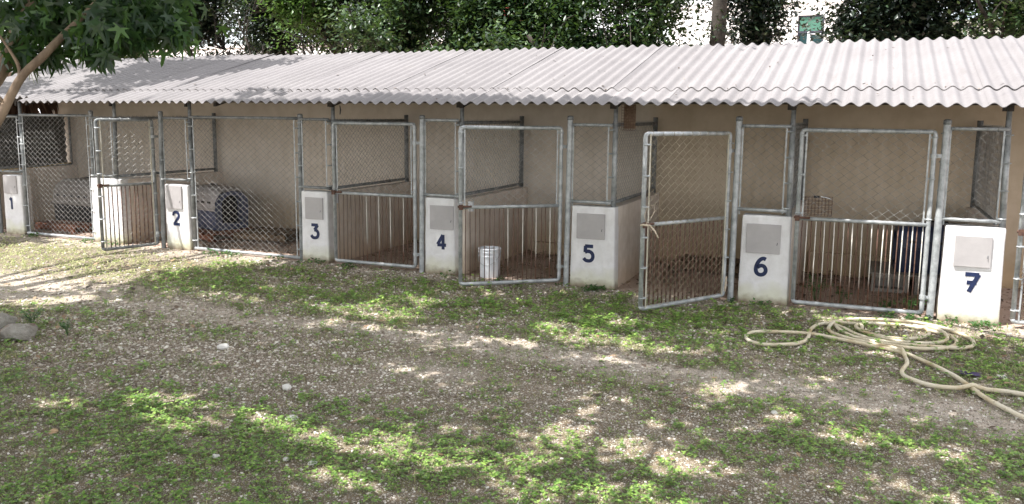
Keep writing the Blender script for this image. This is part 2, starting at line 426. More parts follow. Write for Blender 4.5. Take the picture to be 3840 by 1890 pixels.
def build_ground():
    xs = np.concatenate([np.array([-150, -70, -40, -25, -19]), np.arange(-16, 5.0, 0.05), np.array([5.5, 8, 14, 30, 70, 150])])
    ys = np.concatenate([np.array([-60, -30, -16, -12, -9.5]), np.arange(-8, 2.6, 0.05), np.array([3, 5, 9, 16, 30, 60, 150, 300])])
    X, Y = np.meshgrid(xs, ys)
    G, P, Gr = masks(X, Y)
    Z = gheight(X, Y)
    far = (X < -16) | (X > 5) | (Y < -8) | (Y > 2.6)
    Z = np.where(far, 0, Z)
    V = np.stack([X.ravel(), Y.ravel(), Z.ravel()], 1)
    nx, ny = len(xs), len(ys)
    i, j = np.meshgrid(np.arange(nx - 1), np.arange(ny - 1))
    a = (j * nx + i).ravel()
    F = np.stack([a, a + 1, a + nx + 1, a + nx], 1)
    m_, nt, b, nn, lk = mat_new("dusty_soil")
    at = N(nt, "ShaderNodeAttribute"); at.attribute_name = "cover"
    sp = N(nt, "ShaderNodeSeparateColor"); lk.new(at.outputs["Color"], sp.inputs[0])
    tc = N(nt, "ShaderNodeTexCoord")
    def vor(scale):
        v = N(nt, "ShaderNodeTexVoronoi"); v.inputs["Scale"].default_value = scale; v.inputs["Randomness"].default_value = 1
        lk.new(tc.outputs["Object"], v.inputs["Vector"]); return v
    soil, _ = noise_col(nt, 3, 10, [(0.30, (0.12, 0.088, 0.058)), (0.70, (0.26, 0.205, 0.145))])
    dust, _ = noise_col(nt, 4, 10, [(0.30, (0.36, 0.30, 0.245)), (0.70, (0.52, 0.45, 0.385))])
    pen, _ = noise_col(nt, 2.5, 10, [(0.30, (0.42, 0.31, 0.25)), (0.70, (0.56, 0.44, 0.37))])
    col = mix(nt, soil, dust, sp.outputs[1])
    v1 = vor(95)
    vc = N(nt, "ShaderNodeValToRGB"); vc.color_ramp.elements[0].position = 0.25; vc.color_ramp.elements[0].color = (0.60, 0.55, 0.48, 1)
    vc.color_ramp.elements[1].position = 0.6; vc.color_ramp.elements[1].color = (0.11, 0.09, 0.07, 1)
    lk.new(v1.outputs["Distance"], vc.inputs[0])
    bw = N(nt, "ShaderNodeRGBToBW"); lk.new(v1.outputs["Color"], bw.inputs[0])
    st = N(nt, "ShaderNodeMath", operation='GREATER_THAN'); st.inputs[1].default_value = 0.50; lk.new(bw.outputs[0], st.inputs[0])
    ms = N(nt, "ShaderNodeMath", operation='MULTIPLY'); ms.inputs[1].default_value = 0.75; lk.new(st.outputs[0], ms.inputs[0])
    col = mix(nt, col, vc.outputs[0], ms.outputs[0])
    gr = N(nt, "ShaderNodeMath", operation='MULTIPLY'); gr.inputs[1].default_value = 0.35; lk.new(sp.outputs[0], gr.inputs[0])
    col = mix(nt, col, (0.085, 0.095, 0.04), gr.outputs[0])
    # the pens' floors are reddish
    g = N(nt, "ShaderNodeNewGeometry"); sx = N(nt, "ShaderNodeSeparateXYZ"); lk.new(g.outputs["Position"], sx.inputs[0])
    mr = N(nt, "ShaderNodeMapRange"); mr.inputs[1].default_value = -0.2; mr.inputs[2].default_value = 0.15; lk.new(sx.outputs[1], mr.inputs[0])
    col = mix(nt, col, pen, mr.outputs[0])
    lk.new(col, b.inputs["Base Color"]); b.inputs["Roughness"].default_value = 0.95; b.inputs["Specular IOR Level"].default_value = 0.2
    _, n4 = noise_col(nt, 45, 8, [(0, (0, 0, 0)), (1, (1, 1, 1))])
    bump(nt, b, n4.outputs["Fac"], 0.8, 0.02)
    o = fast_mesh("ground", V, F, m_, smooth=True)
    ca = o.data.color_attributes.new("cover", 'FLOAT_COLOR', 'POINT')
    c = np.ones((len(V), 4), np.float32); c[:, 0] = G.ravel(); c[:, 1] = P.ravel(); c[:, 2] = Gr.ravel()
    ca.data.foreach_set("color", c.ravel())
    tag(o, "dusty limestone ground with worn path and pebbles in front of the pens", "ground", kind="structure")
build_ground()

# ------------------------------------------------------------------ visibility helper (only to skip what never shows)
def in_view(P, margin=0.06):
    d = P - np.array(CAM)
    x = d @ np.array(r2); y = d @ np.array(u2); z = d @ np.array(fwd)
    f = 29.35 / 36
    z = np.maximum(z, 1e-3)
    return (np.abs(f * x / z) < 0.5 + margin) & (f * y / z + 0.01764 < 0.2461 + margin) & (f * y / z + 0.01764 > -0.2461 - margin) & (d @ np.array(fwd) > 0.1)

ICO = None
def ico():
    global ICO
    if ICO is None:
        t = (1 + 5 ** .5) / 2
        v = np.array([(-1, t, 0), (1, t, 0), (-1, -t, 0), (1, -t, 0), (0, -1, t), (0, 1, t), (0, -1, -t), (0, 1, -t), (t, 0, -1), (t, 0, 1), (-t, 0, -1), (-t, 0, 1)], float)
        v /= np.linalg.norm(v[0])
        f = np.array([(0, 11, 5), (0, 5, 1), (0, 1, 7), (0, 7, 10), (0, 10, 11), (1, 5, 9), (5, 11, 4), (11, 10, 2), (10, 7, 6), (7, 1, 8), (3, 9, 4), (3, 4, 2), (3, 2, 6), (3, 6, 8), (3, 8, 9), (4, 9, 5), (2, 4, 11), (6, 2, 10), (8, 6, 7), (9, 8, 1)])
        ICO = (v, f)
    return ICO

def rotz(P, a):
    c, s = np.cos(a), np.sin(a)
    return np.stack([P[..., 0] * c - P[..., 1] * s, P[..., 0] * s + P[..., 1] * c, P[..., 2]], -1)

def scatter_xy(n, dens, x0=-15, x1=3.2, y0=-7.4, y1=-0.02):
    x = rng.uniform(x0, x1, n); y = rng.uniform(y0, y1, n)
    P = np.stack([x, y, np.zeros(n)], 1)
    # nearer ground shows larger: keep more of it there
    dist = np.hypot(x, y + 9.635)
    keep = in_view(P) & (rng.random(n) < dens(x, y) * np.clip(1.15 - (dist - 4) / 11, 0.35, 1))
    return x[keep], y[keep], dist[keep]

def stones(name, n, dens, s0, s1, label, cat, mat, bounds={}):
    x, y, dist = scatter_xy(n, dens, **bounds)
    k = len(x)
    v, f = ico()
    sc = rng.uniform(0, 1, k) ** 2.2 * (s1 - s0) + s0
    sc = sc * np.clip(dist / 7, 0.8, 1.7)
    S = np.stack([sc * rng.uniform(.7, 1.3, k), sc * rng.uniform(.7, 1.3, k), sc * rng.uniform(.35, .75, k)], 1)
    V = v[None] * S[:, None] * (1 + rng.uniform(-.22, .22, (k, 12, 1)))
    V = rotz(V, rng.uniform(0, 6.28, k)[:, None])
    V = V + np.stack([x, y, gheight(x, y) + S[:, 2] * .35], 1)[:, None]
    F = f[None] + (np.arange(k) * 12)[:, None, None]
    o = fast_mesh(name, V.reshape(-1, 3), F.reshape(-1, 3), mat)
    tag(o, label, cat, kind="stuff")
def stone_d(x, y):
    g, p, gr = masks(x, y)
    return np.clip(0.48 + 0.75 * gr + 0.02 * p - 0.25 * g, 0.12, 1) * np.where(x < -7.8, .35, 1)
stones("gravel", 380000, stone_d, 0.004, 0.015, "loose pale limestone chips strewn over the yard", "gravel", M['stone'])
stones("pen_gravel", 26000, lambda x, y: np.full(np.shape(x), 0.5), 0.005, 0.016, "brownish stone crumbs on the pen floors", "gravel",
       mat_leaf("brown_chip", [(0, (0.20, 0.13, 0.10)), (0.6, (0.36, 0.26, 0.20)), (1, (0.55, 0.44, 0.36))], 0, 0.9), dict(y0=0.02, y1=2.2))

def leaves_flat(name, n, dens, w, l, lift, tilt, mat, label, cat, bounds={}, lobes=1, up=(0.01, 0.04)):
    x, y, dist = scatter_xy(n, dens, **bounds)
    k = len(x)
    s = np.clip(dist / 6.5, 0.8, 1.6) * rng.uniform(.65, 1.35, k)
    base = np.array([(0, 0, 0), (w / 2, l * .5, 0.003), (0, l, 0), (-w / 2, l * .5, 0.003)])
    a0 = rng.uniform(0, 6.28, k)
    out = []
    hz = rng.uniform(up[0], up[1], k)
    for q in range(lobes):
        V = base[None] * s[:, None, None]
        t = rng.uniform(tilt[0], tilt[1], k)
        c, sn = np.cos(t)[:, None], np.sin(t)[:, None]
        V = np.stack([V[..., 0], V[..., 1] * c - V[..., 2] * sn, V[..., 1] * sn + V[..., 2] * c], -1)
        V = rotz(V, (a0 + q * 6.283 / lobes)[:, None])
        V = V + np.stack([x, y, gheight(x, y) + hz * s], 1)[:, None]
        out.append(V.reshape(-1, 3))
    V = np.concatenate(out)
    F = np.arange(len(V)).reshape(-1, 4)
    o = fast_mesh(name, V, F, mat)
    tag(o, label, cat, kind="stuff")
def clover_d(x, y):
    g, p, gr = masks(x, y)
    near = np.clip(0.30 + 0.6 * np.clip((-4.5 - y) / .6, 0, 1) * (x > -4.4) + 0.5 * blob(x, y, -.3, -4.2, 1.6, .9) + 0.9 * blob(x, y, -3.6, -5.5, 1.6, .6) + .7 * blob(x, y, -1.6, -5.3, 2.0, .7) + .5 * blob(x, y, -2.5, -1.6, 2.5, .6) + .3 * blob(x, y, 0.8, -4, 1, .8), 0, 1)
    return np.clip((g - 0.50) * 2.4, 0, 1) * near * .85 * (x > -8.3)
leaves_flat("clover", 260000, clover_d, 0.020, 0.021, 0, (-0.25, 0.6), M['clover'], "low green clover patches growing among the gravel", "clover", lobes=3, up=(0.005, 0.04))
def grass_d(x, y):
    g, p, gr = masks(x, y)
    return np.clip((g - 0.20) * 1.3, 0.03, 1)
leaves_flat("grass", 620000, lambda x, y: grass_d(x, y) * np.clip((x + 8.6) / .9, .06, 1), 0.0055, 0.030, 0, (0.1, 1.1), M['grass'], "thin patchy grass growing through the dusty ground", "grass", lobes=1, up=(0, 0.006))
leaves_flat("grass", 260000, lambda x, y: grass_d(x, y) * np.clip((-7.6 - x) / .8, 0, 1), 0.007, 0.028, 0, (0.05, 0.8), mat_leaf("bleached_grass", [(0, (0.30, 0.34, 0.13)), (0.5, (0.44, 0.45, 0.21)), (1, (0.64, 0.58, 0.36))], 0.3, 0.7), "short sun bleached grass in the sunny strip by the left pens", "grass", lobes=1, up=(0, 0.006))
def fringe_d(x, y):      # weeds at the feet of the pillars and under the gates
    return np.clip(fbm(x * 4, y * 1.0, 41) * 2.6 - 1.5, 0, 1) * np.exp(-(y + 0.14) ** 2 / 0.012)
leaves_flat("undergrowth", 60000, fringe_d, 0.016, 0.022, 0, (0.0, 1.0), M['weed'], "weeds sprouting at the feet of the white pillars", "weeds", dict(y0=-0.4, y1=0.0), lobes=2, up=(0.0, 0.028))
leaves_flat("litter", 14000, lambda x, y: 0.08 + 0.9 * np.clip(fbm(x, y, 77) * 2 - 1, 0, 1) + .5 * blob(x, y, -6.6, -3.9, 1.2, .4), 0.026, 0.055, 0, (-0.25, 0.3), M['litter'], "dead brown leaves scattered over the yard", "leaves", up=(0.008, 0.03))
leaves_flat("pen_litter", 12000, lambda x, y: np.clip(fbm(x * 2.2, y * 2.2, 78) * 2.2 - .95 + .5 * np.exp(-(y - 2.1) ** 2 / .15), 0, 1), 0.028, 0.055, 0, (-0.3, 0.35), M['litter'], "dead leaves lying on the pen floors", "leaves", dict(y0=0.05, y1=2.25), up=(0.004, 0.03))

# ------------------------------------------------------------------ rear wall, end wall, pen walls with numbered pillars
D = 2.27          # depth of the pens
HW = 1.0          # low wall height
mb = MB(); mb.lohi((-15.3, D, -0.2), (4.2, D + 0.16, 2.80))
rw = mb.build("rear_wall", M['rear'])
tag(rw, "long tan rendered wall closing the back of the pens under the roof", "wall")
mb = MB(); mb.lohi((-0.70, D - 0.06, -0.2), (1.16, D - 0.001, 0.30))
pl = mb.build("plinth", M['rear'], rw, bevel=0.01)
mb = MB(); mb.lohi((-4.70, D - 0.14, -0.2), (-2.95, D - 0.001, 0.17))
mb.build("plinth", M['rear'], rw, bevel=0.01)

DIG = {
 '1': [[(0.30, 0.80), (0.58, 1.0)], [(0.58, 1.0), (0.58, 0.0)]],
 '2': [[(0.08, 0.72), (0.10, 0.85), (0.24, 0.97), (0.45, 1.0), (0.68, 0.93), (0.78, 0.76), (0.70, 0.58), (0.45, 0.35), (0.15, 0.06)], [(0.06, 0.05), (0.85, 0.05)]],
 '3': [[(0.10, 0.96), (0.80, 0.96)], [(0.78, 0.95), (0.42, 0.60)], [(0.40, 0.60), (0.64, 0.56), (0.80, 0.42), (0.80, 0.22), (0.66, 0.06), (0.42, 0.02), (0.20, 0.06), (0.06, 0.20)]],
 '4': [[(0.60, 1.0), (0.60, 0.0)], [(0.57, 0.98), (0.08, 0.33)], [(0.06, 0.30), (0.88, 0.30)]],
 '5': [[(0.16, 0.95), (0.82, 0.95)], [(0.20, 0.96), (0.18, 0.56)], [(0.16, 0.56), (0.40, 0.63), (0.64, 0.58), (0.80, 0.42), (0.80, 0.22), (0.66, 0.06), (0.42, 0.02), (0.20, 0.06), (0.06, 0.18)]],
 '6': [[(0.80, 0.93), (0.60, 0.98), (0.36, 0.86), (0.18, 0.60), (0.12, 0.32), (0.20, 0.12), (0.42, 0.02), (0.66, 0.06), (0.80, 0.20), (0.80, 0.38), (0.66, 0.53), (0.44, 0.55), (0.22, 0.44)]],
 '7': [[(0.08, 0.94), (0.90, 0.94)], [(0.88, 0.96), (0.36, 0.0)], [(0.20, 0.50), (0.78, 0.50)]],
}
def digit(ch, x0, z0, w, h, y, t=0.034):
    mb_ = MB()
    for si, st_ in enumerate(DIG[ch]):
        P = np.array([(x0 + a * w, z0 + b * h) for a, b in st_])
        if len(P) > 2:      # smooth the curve
            Q = [P[0]]
            for i in range(len(P) - 1):
                p0 = P[max(i - 1, 0)]; p1 = P[i]; p2 = P[i + 1]; p3 = P[min(i + 2, len(P) - 1)]
                for u in (0.25, 0.5, 0.75, 1.0):
                    Q.append(0.5 * ((2 * p1) + (-p0 + p2) * u + (2 * p0 - 5 * p1 + 4 * p2 - p3) * u * u + (-p0 + 3 * p1 - 3 * p2 + p3) * u ** 3))
            P = np.array(Q)
        T = np.gradient(P, axis=0); T /= np.linalg.norm(T, axis=1)[:, None]
        Nn = np.stack([-T[:, 1], T[:, 0]], 1)
        yy = y - 0.003 - si * 0.0004
        L = P + Nn * t / 2; Rr = P - Nn * t / 2
        k = len(P)
        V = [(a[0], yy, a[1]) for a in L] + [(a[0], yy, a[1]) for a in Rr] + [(a[0], y + .001, a[1]) for a in L] + [(a[0], y + .001, a[1]) for a in Rr]
        F = []
        for i in range(k - 1):
            F += [(i, i + k, i + k + 1, i + 1), (i, i + 1, i + 2 * k + 1, i + 2 * k), (i + k, i + 3 * k, i + 3 * k + 1, i + k + 1)]
        F += [(0, 2 * k, 3 * k, k), (k - 1, 2 * k - 1, 4 * k - 1, 3 * k - 1)]
        mb_.add(V, F)
    return mb_

def plaster_box(a, b, step=0.09, amp=0.005, r=0.02, seed=0, taper=0.0):
    """a hand-plastered block: subdivided box, rounded corners, slightly uneven faces"""
    a = np.array(a, float); b = np.array(b, float); c = (a + b) / 2; h = (b - a) / 2
    mb_ = MB()
    for ax in range(3):
        o1, o2 = (ax + 1) % 3, (ax + 2) % 3
        n1 = max(2, int(2 * h[o1] / step)); n2 = max(2, int(2 * h[o2] / step))
        for sgn in (-1, 1):
            u = np.linspace(-1, 1, n1 + 1); v = np.linspace(-1, 1, n2 + 1)
            # extra loops close to the edges for the rounding
            u = np.unique(np.concatenate([u, [-1 + r / h[o1], 1 - r / h[o1], -1 + r * .35 / h[o1], 1 - r * .35 / h[o1]]]))
            v = np.unique(np.concatenate([v, [-1 + r / h[o2], 1 - r / h[o2], -1 + r * .35 / h[o2], 1 - r * .35 / h[o2]]]))
            U, Vv = np.meshgrid(u, v)
            P = np.zeros(U.shape + (3,)); P[..., ax] = sgn * h[ax]; P[..., o1] = U * h[o1]; P[..., o2] = Vv * h[o2]
            inner = np.clip(P, -(h - r), h - r)
            dlt = P - inner; ln = np.linalg.norm(dlt, axis=-1, keepdims=True)
            P = inner + dlt / np.maximum(ln, 1e-9) * r
            n_ = dlt / np.maximum(ln, 1e-9)
            q = P + c
            nz = (fbm((q[..., 0] + q[..., 1]) * 5 + seed * 3.1, q[..., 2] * 5 + seed, 31) - .5) * 2 * amp
            P = P + n_ * nz[..., None]
            P[..., 0] *= 1 + taper * (0.5 - (P[..., 2] + h[2]) / (2 * h[2]))
            w = len(u)
            F = []
            for j in range(len(v) - 1):
                for i in range(w - 1):
                    f = (j * w + i, j * w + i + 1, (j + 1) * w + i + 1, (j + 1) * w + i)
                    F.append(f if sgn > 0 else f[::-1])
            mb_.add((P + c).reshape(-1, 3), F)
    return mb_

def build_merge(mb_, name, mat, parent=None, smooth=True):
    o = mb_.build(name, mat, parent, smooth)
    import bmesh
    bm = bmesh.new(); bm.from_mesh(o.data); bmesh.ops.remove_doubles(bm, verts=bm.verts, dist=0.0006); bm.to_mesh(o.data); bm.free()
    return o

WG = "white pillars with numbered feed hatches along the pen fronts"
def tuple_add(a, b): return tuple(x + y for x, y in zip(a, b))
PIL = [  # digit, pillar left, pillar right, pillar top, divider x (None = no wall behind), hatch, digit origin, label
 ('1', -13.55, -13.10, 1.01, None, (-13.50, 0.70, -13.19, 1.0), (-13.44, 0.43), "narrow white pillar marked one beside the far left gate"),
 ('2', -9.91, -9.44, 1.00, None, (-9.87, 0.63, -9.555, 0.985), (-9.76, 0.385), "white pillar marked two crossed by slanting sun streaks"),
 ('3', -7.36, -6.91, 1.01, -6.93, (-7.28, 0.62, -6.985, 0.925), (-7.205, 0.35), "white pillar marked three with long tan divider wall behind it"),
 ('4', -5.37, -4.93, 1.01, -4.91, (-5.285, 0.60, -4.94, 0.915), (-5.19, 0.335), "white pillar marked four with tan divider wall, next to the white bucket"),
 ('5', -3.33, -2.77, 1.01, -2.85, (-3.25, 0.612, -2.895, 0.92), (-3.165, 0.335), "wide white pillar marked five with its tan divider wall showing"),
 ('6', -1.30, -0.76, 1.01, -0.83, (-1.235, 0.585, -0.865, 0.915), (-1.135, 0.335), "white pillar marked six between the open gate and the striped bar gate"),
 ('7', 0.745, 1.305, 1.01, 1.22, (0.85, 0.595, 1.185, 0.915), (0.955, 0.335), "sunlit white pillar marked seven at the right end"),
]
for k, (ch, xl, xr, zt, xd, hb, dg, lab) in enumerate(PIL):
    e = empty("kennel_wall", ((xl + xr) / 2, 0, 0), lab, "wall", WG)
    ox = (xl + xr) / 2
    p = build_merge(plaster_box((xl - ox, -0.02, -0.15), (xr - ox, 0.17, zt), seed=k, taper=0.05), "pillar", M['white'], e)
    if xd is not None:
        mb = plaster_box((xd - 0.075 - ox, 0.12, -0.15), (xd + 0.075 - ox, D - 0.002, zt - 0.006), seed=k + 20, r=0.012, step=0.15)
        build_merge(mb, "divider", M['tan'], e)
    mb = MB(); tl = random.uniform(-.012, .012)
    mb.lohi((hb[0] - ox, -0.040, hb[1]), (hb[2] - ox, -0.021, hb[3]))
    h = mb.build("feed_hatch", M['hatch'], e, bevel=0.004)
    mb = MB(); mb.tube([(hb[2] - ox - 0.03, -0.040, hb[1] + 0.13), (hb[2] - ox - 0.035, -0.052, hb[1] + 0.10)], 0.004, 6)
    mb.build("latch", M['galv_old'], h)
    digit(ch, dg[0] - ox, dg[1], 0.155 if ch not in '1' else 0.15, 0.195, -0.022, 0.043).build("number", M['blue'], e)
# pillar of the divider between pens 1 and 2, and the two plain walls
e = empty("kennel_wall", (-11.15, 0, 0), "plain sunlit white pillar partly hidden behind the open left gate, tan wall behind", "wall", "low walls between the pens")
build_merge(plaster_box((-0.32, -0.02, -0.15), (0.34, 0.17, 1.04), seed=12, taper=0.04), "pillar", M['white'], e)
build_merge(plaster_box((0.15, 0.12, -0.15), (0.335, D - 0.002, 1.03), seed=13, r=0.012, step=0.15), "divider", M['tan'], e)
e = empty("kennel_wall", (-14.6, 1.1, 0), "low tan end wall under the dark corrugated sheet at far left", "wall", "low walls between the pens")
build_merge(plaster_box((-0.08, -1.1, -0.15), (0.08, D - 1.102, 1.03), seed=14, r=0.012, step=0.15), "divider", M['tan'], e)

# ------------------------------------------------------------------ roof
SL = 0.27
PITCHW = 0.158
def roof_z(y): return 2.235 + SL * (y + 0.45)
rf = empty("roof", (-4.5, 1.2, 0), "long low roof of pale grey corrugated sheets over the pens", "roof")
OX, OY = -4.5, 1.2
def sheet(x0, nw, y0, y1, dz, tilt=0.0):
    xs = np.linspace(x0, x0 + nw * PITCHW, int(nw * 12) + 1)
    ys = np.linspace(y0, y1, 6 if y1 - y0 > 1 else 4)
    X, Y = np.meshgrid(xs, ys)
    ph = (X + 13.02) / PITCHW * 2 * np.pi
    wob = random.uniform(-.004, .004)
    Z = roof_z(Y) + 0.021 * np.cos(ph) + dz + tilt * (X - x0) / (nw * PITCHW) + wob * (Y - y0) + 0.002 * np.sin(Y * 5 + x0)
    Yj = Y + random.uniform(-.012, .012)
    top = np.stack([X - OX, Yj - OY, Z], -1).reshape(-1, 3); bot = top - np.array([0, 0, 0.0065])
    nx, ny = len(xs), len(ys); n = nx * ny
    F = []
    for j in range(ny - 1):
        for i in range(nx - 1):
            a = j * nx + i
            F.append((a, a + 1, a + nx + 1, a + nx)); F.append((n + a, n + a + nx, n + a + nx + 1, n + a + 1))
    for i in range(nx - 1):
        F.append((i, n + i, n + i + 1, i + 1)); a = (ny - 1) * nx + i; F.append((a, a + 1, n + a + 1, n + a))
    for j in range(ny - 1):
        a = j * nx; F.append((a, a + nx, n + a + nx, n + a)); a = j * nx + nx - 1; F.append((a, n + a, n + a + nx, a + nx))
    mb_ = MB(); mb_.add(np.concatenate([top, bot]), F)
    return mb_.build("roof_sheet", M['roof'], rf, smooth=False)
x = -12.43
i = 0
for o_ in ():
    pass
sheets = []
while x < 3.6:
    sheets.append(sheet(x, 5.35, -0.45, 0.40, 0.002 * (i % 2) + 0.0))
    sheets.append(sheet(x, 5.35, 0.17, 2.78, 0.014 + 0.0025 * (i % 2)))
    x += 5 * PITCHW; i += 1
x = -12.43 - 5 * PITCHW
for j in range(4):          # neighbouring stretch whose eave sits further back
    sheets.append(sheet(x, 5.35, -0.22 - 0.02 * j, 2.74, 0.004 + 0.005 * ((j + 1) % 2)))
    x -= 5 * PITCHW
for s_ in sheets:
    me = s_.data
    me.polygons.foreach_set("use_smooth", [True] * len(me.polygons))
    me.set_sharp_from_angle(angle=R(35))
V = []; k_ = 0
for q in range(170):
    x_ = rng.uniform(-13, 2.5); y_ = rng.uniform(-.4, 2.7); w_ = rng.uniform(.012, .03); a_ = rng.uniform(0, 6.28)
    if q % 3 == 0: y_ = .17 + rng.uniform(0, .1)
    z_ = roof_z(y_) + .021 * math.cos((x_ + 13.02) / PITCHW * 2 * math.pi) + .026
    d_ = np.array([math.cos(a_), math.sin(a_), .2]) * w_; e_ = np.array([-math.sin(a_), math.cos(a_), .1]) * w_ * .4
    p_ = np.array([x_, y_, z_]); V += [p_ - d_, p_ + e_, p_ + d_, p_ - e_]
tag(fast_mesh("roof_litter", np.array(V), np.arange(len(V)).reshape(-1, 4), M['litter']), "fallen leaves and twigs lying on the corrugated roof", "leaves", kind="stuff")
for yy in (-0.02, 1.1, 2.2):
    mb = MB(); mb.lohi((-15.4 - OX, yy - 0.03 - OY, roof_z(yy) - 0.115), (3.6 - OX, yy + 0.03 - OY, roof_z(yy) - 0.032))
    mb.build("purlin", M['darksteel'], rf)
for xx in (-12.9, -8.9, -6.86, -4.86, -2.83, -0.81, 1.25):
    mb = MB()
    P = np.array([(xx - OX - .025, y - OY, roof_z(y) - 0.118 - t) for y in (0.03, 2.2) for t in (0, .07)] + [(xx - OX + .025, y - OY, roof_z(y) - 0.118 - t) for y in (0.03, 2.2) for t in (0, .07)])
    mb.add(P, [(0, 1, 3, 2), (4, 6, 7, 5), (0, 4, 5, 1), (2, 3, 7, 6), (0, 2, 6, 4), (1, 5, 7, 3)])
    mb.build("rafter", M['darksteel'], rf)

# ------------------------------------------------------------------ chain link
def chain(w, h, u0=0.0, z0=0.0, dw=0.112, dh=0.085, r=0.0031, seed=0, sag=0.012, n=3):
    """zig-zag interlocked wires in the local x-z plane"""
    mb_ = MB()
    half = dw / 2
    kz = int(h / (dh / 2))
    dz = h / kz
    nw = int(round(w / half))
    st_ = w / nw
    V = []; F = []
    for k in range(nw):
        zz = np.arange(kz + 1) * dz
        L = k * st_; Rt = (k + 1) * st_
        par = (np.arange(kz + 1) + k) % 2
        xx = np.where(par == 0, L, Rt)
        x_in = xx + (fbm(xx * 4 + seed, zz * 4, 51) - .5) * .016
        z_in = zz + (fbm(xx * 3 + seed, zz * 3 + 9, 52) - .5) * .018 * np.clip(np.minimum(zz, h - zz) / .1, 0, 1)
        yy = (fbm(xx * 1.7 + seed, zz * 1.7 + 3, 53) - .5) * 2 * sag + np.where(par == 0, 0.002, -0.002)
        mb_.tube(np.stack([x_in + u0, yy, z_in + z0], 1), r, n, caps=False)
    return mb_

def framed(parent, x0, z0, x1, z1, r, mat, name="frame", y=0.0, sides="LRTB"):
    mb_ = MB()
    c = 0.03
    if sides == "LRTB":
        pts = [(x0, z0 + c), (x0, z1 - c), (x0 + .009, z1 - .009), (x0 + c, z1), (x1 - c, z1), (x1 - .009, z1 - .009), (x1, z1 - c), (x1, z0 + c), (x1 - .009, z0 + .009), (x1 - c, z0), (x0 + c, z0), (x0 + .009, z0 + .009), (x0, z0 + c)]
        mb_.tube([(a, y, b) for a, b in pts], r, 10)
    else:
        for q_, nm, a_, b_ in (('T', 'top_rail', (x0, y, z1), (x1, y, z1)), ('B', 'bottom_rail', (x0, y, z0), (x1, y, z0)), ('R', 'upright', (x1, y, z0), (x1, y, z1))):
            if q_ in sides:
                m_ = MB(); m_.tube([a_, b_], r, 10); o_ = m_.build(nm, mat, parent, smooth=True)
        return o_
    return mb_.build(name, mat, parent, smooth=True)

def clamp(mb_, x, y, z, r, dx):
    """strap round a pipe with an ear that bolts to the tension bar"""
    ang = np.linspace(0, 2 * np.pi, 13)
    mb_.tube([(x + (r + .003) * math.cos(a), y + (r + .003) * math.sin(a), z) for a in ang], 0.0075, 5)
    mb_.box((x + dx / 2, y - 0.004, z), (abs(dx), 0.012, 0.02))
    mb_.tube([(x + dx * .8, y - 0.022, z), (x + dx * .8, y + 0.018, z)], 0.006, 6)

def tension(parent, x, z0, z1, px, pr, n=4, mat=None, y=0.0, cl=True):
    mb_ = MB(); mb_.box((x, y - 0.004, (z0 + z1) / 2), (0.016, 0.006, z1 - z0))
    t = mb_.build("tension_bar", mat or M['galv'], parent)
    if cl:
        m2 = MB(); clamp(m2, px, y, 0, pr, x - px)
        c0 = m2.build("clamp", M['galv'], t)
        for i_ in range(n):
            c_ = c0 if i_ == 0 else c0.copy()
            if i_: COL.objects.link(c_); c_.parent = t
            c_.location = (0, 0, z0 + (z1 - z0) * (0.06 + 0.88 * i_ / max(1, n - 1)))

def ties(mb_, x0, x1, z, r, step=0.17, seed=0):
    rr = random.Random(seed)
    x_ = x0 + step * .5
    while x_ < x1:
        tl = rr.uniform(-.012, .012)
        mb_.tube([(x_ + tl * math.cos(a) + .0, (r + .004) * math.cos(a), z + (r + .004) * math.sin(a)) for a in np.linspace(0.4, 6.0, 9)] , 0.0025, 4)
        x_ += step * rr.uniform(.8, 1.2)
    return mb_

def post(name, x, y, z0, z1, r, label, group, lean=0.0, mat='galv', cap=True, cat="post"):
    e_ = empty(name, (x, y, 0), label, cat, group)
    mb_ = MB(); mb_.tube([(0, 0, z0), (lean * .5, 0, (z0 + z1) / 2), (lean, 0, z1)], r, 14)
    mb_.build("pole", M[mat], e_, smooth=False)
    e_.children[0].data.polygons.foreach_set("use_smooth", [True] * len(e_.children[0].data.polygons)); e_.children[0].data.set_sharp_from_angle(angle=R(40))
    if cap:
        m2 = MB(); m2.tube([(lean, 0, z1 - .03), (lean, 0, z1 + .012), (lean, 0, z1 + .022), (lean, 0, z1 + .026)], [r + .004, r + .004, r * .8, r * .2], 14)
        m2.build("cap", M['galv_old'], e_, smooth=True)
    return e_

GP = "galvanised fence posts along the pen fronts"
post("fence_post", -11.45, 0.02, 0, 2.08, 0.034, "fence post at the left edge of the plain white pillar", GP, 0.03, 'galv_old')
post("fence_post", -9.99, -0.01, 0, 2.08, 0.034, "hinge post just left of the pillar marked two", GP, 0.07, 'galv_old')
post("fence_post", -7.40, 0.02, 0, 2.06, 0.034, "fence post just left of the pillar marked three", GP, 0.03, 'galv_old')
post("fence_post", -5.425, -0.01, 0, 2.06, 0.034, "hinge post just left of the pillar marked four", GP, 0.02)
post("fence_post", -3.385, -0.01, 0, 2.07, 0.034, "hinge post just left of the pillar marked five", GP, 0.02)
post("fence_post", -1.385, -0.01, 0, 2.08, 0.034, "hinge post just left of the pillar marked six, behind the rope gate", GP, 0.01)
post("fence_post", 0.672, -0.01, 0, 2.07, 0.036, "hinge post just left of the pillar marked seven", GP, 0.02)
post("fence_post", -13.70, 0.0, 0, 2.03, 0.034, "fence post left of the pillar marked one at the left edge", GP, -0.02, 'galv_old')
RP = "slim pipe posts holding up the roof eave"
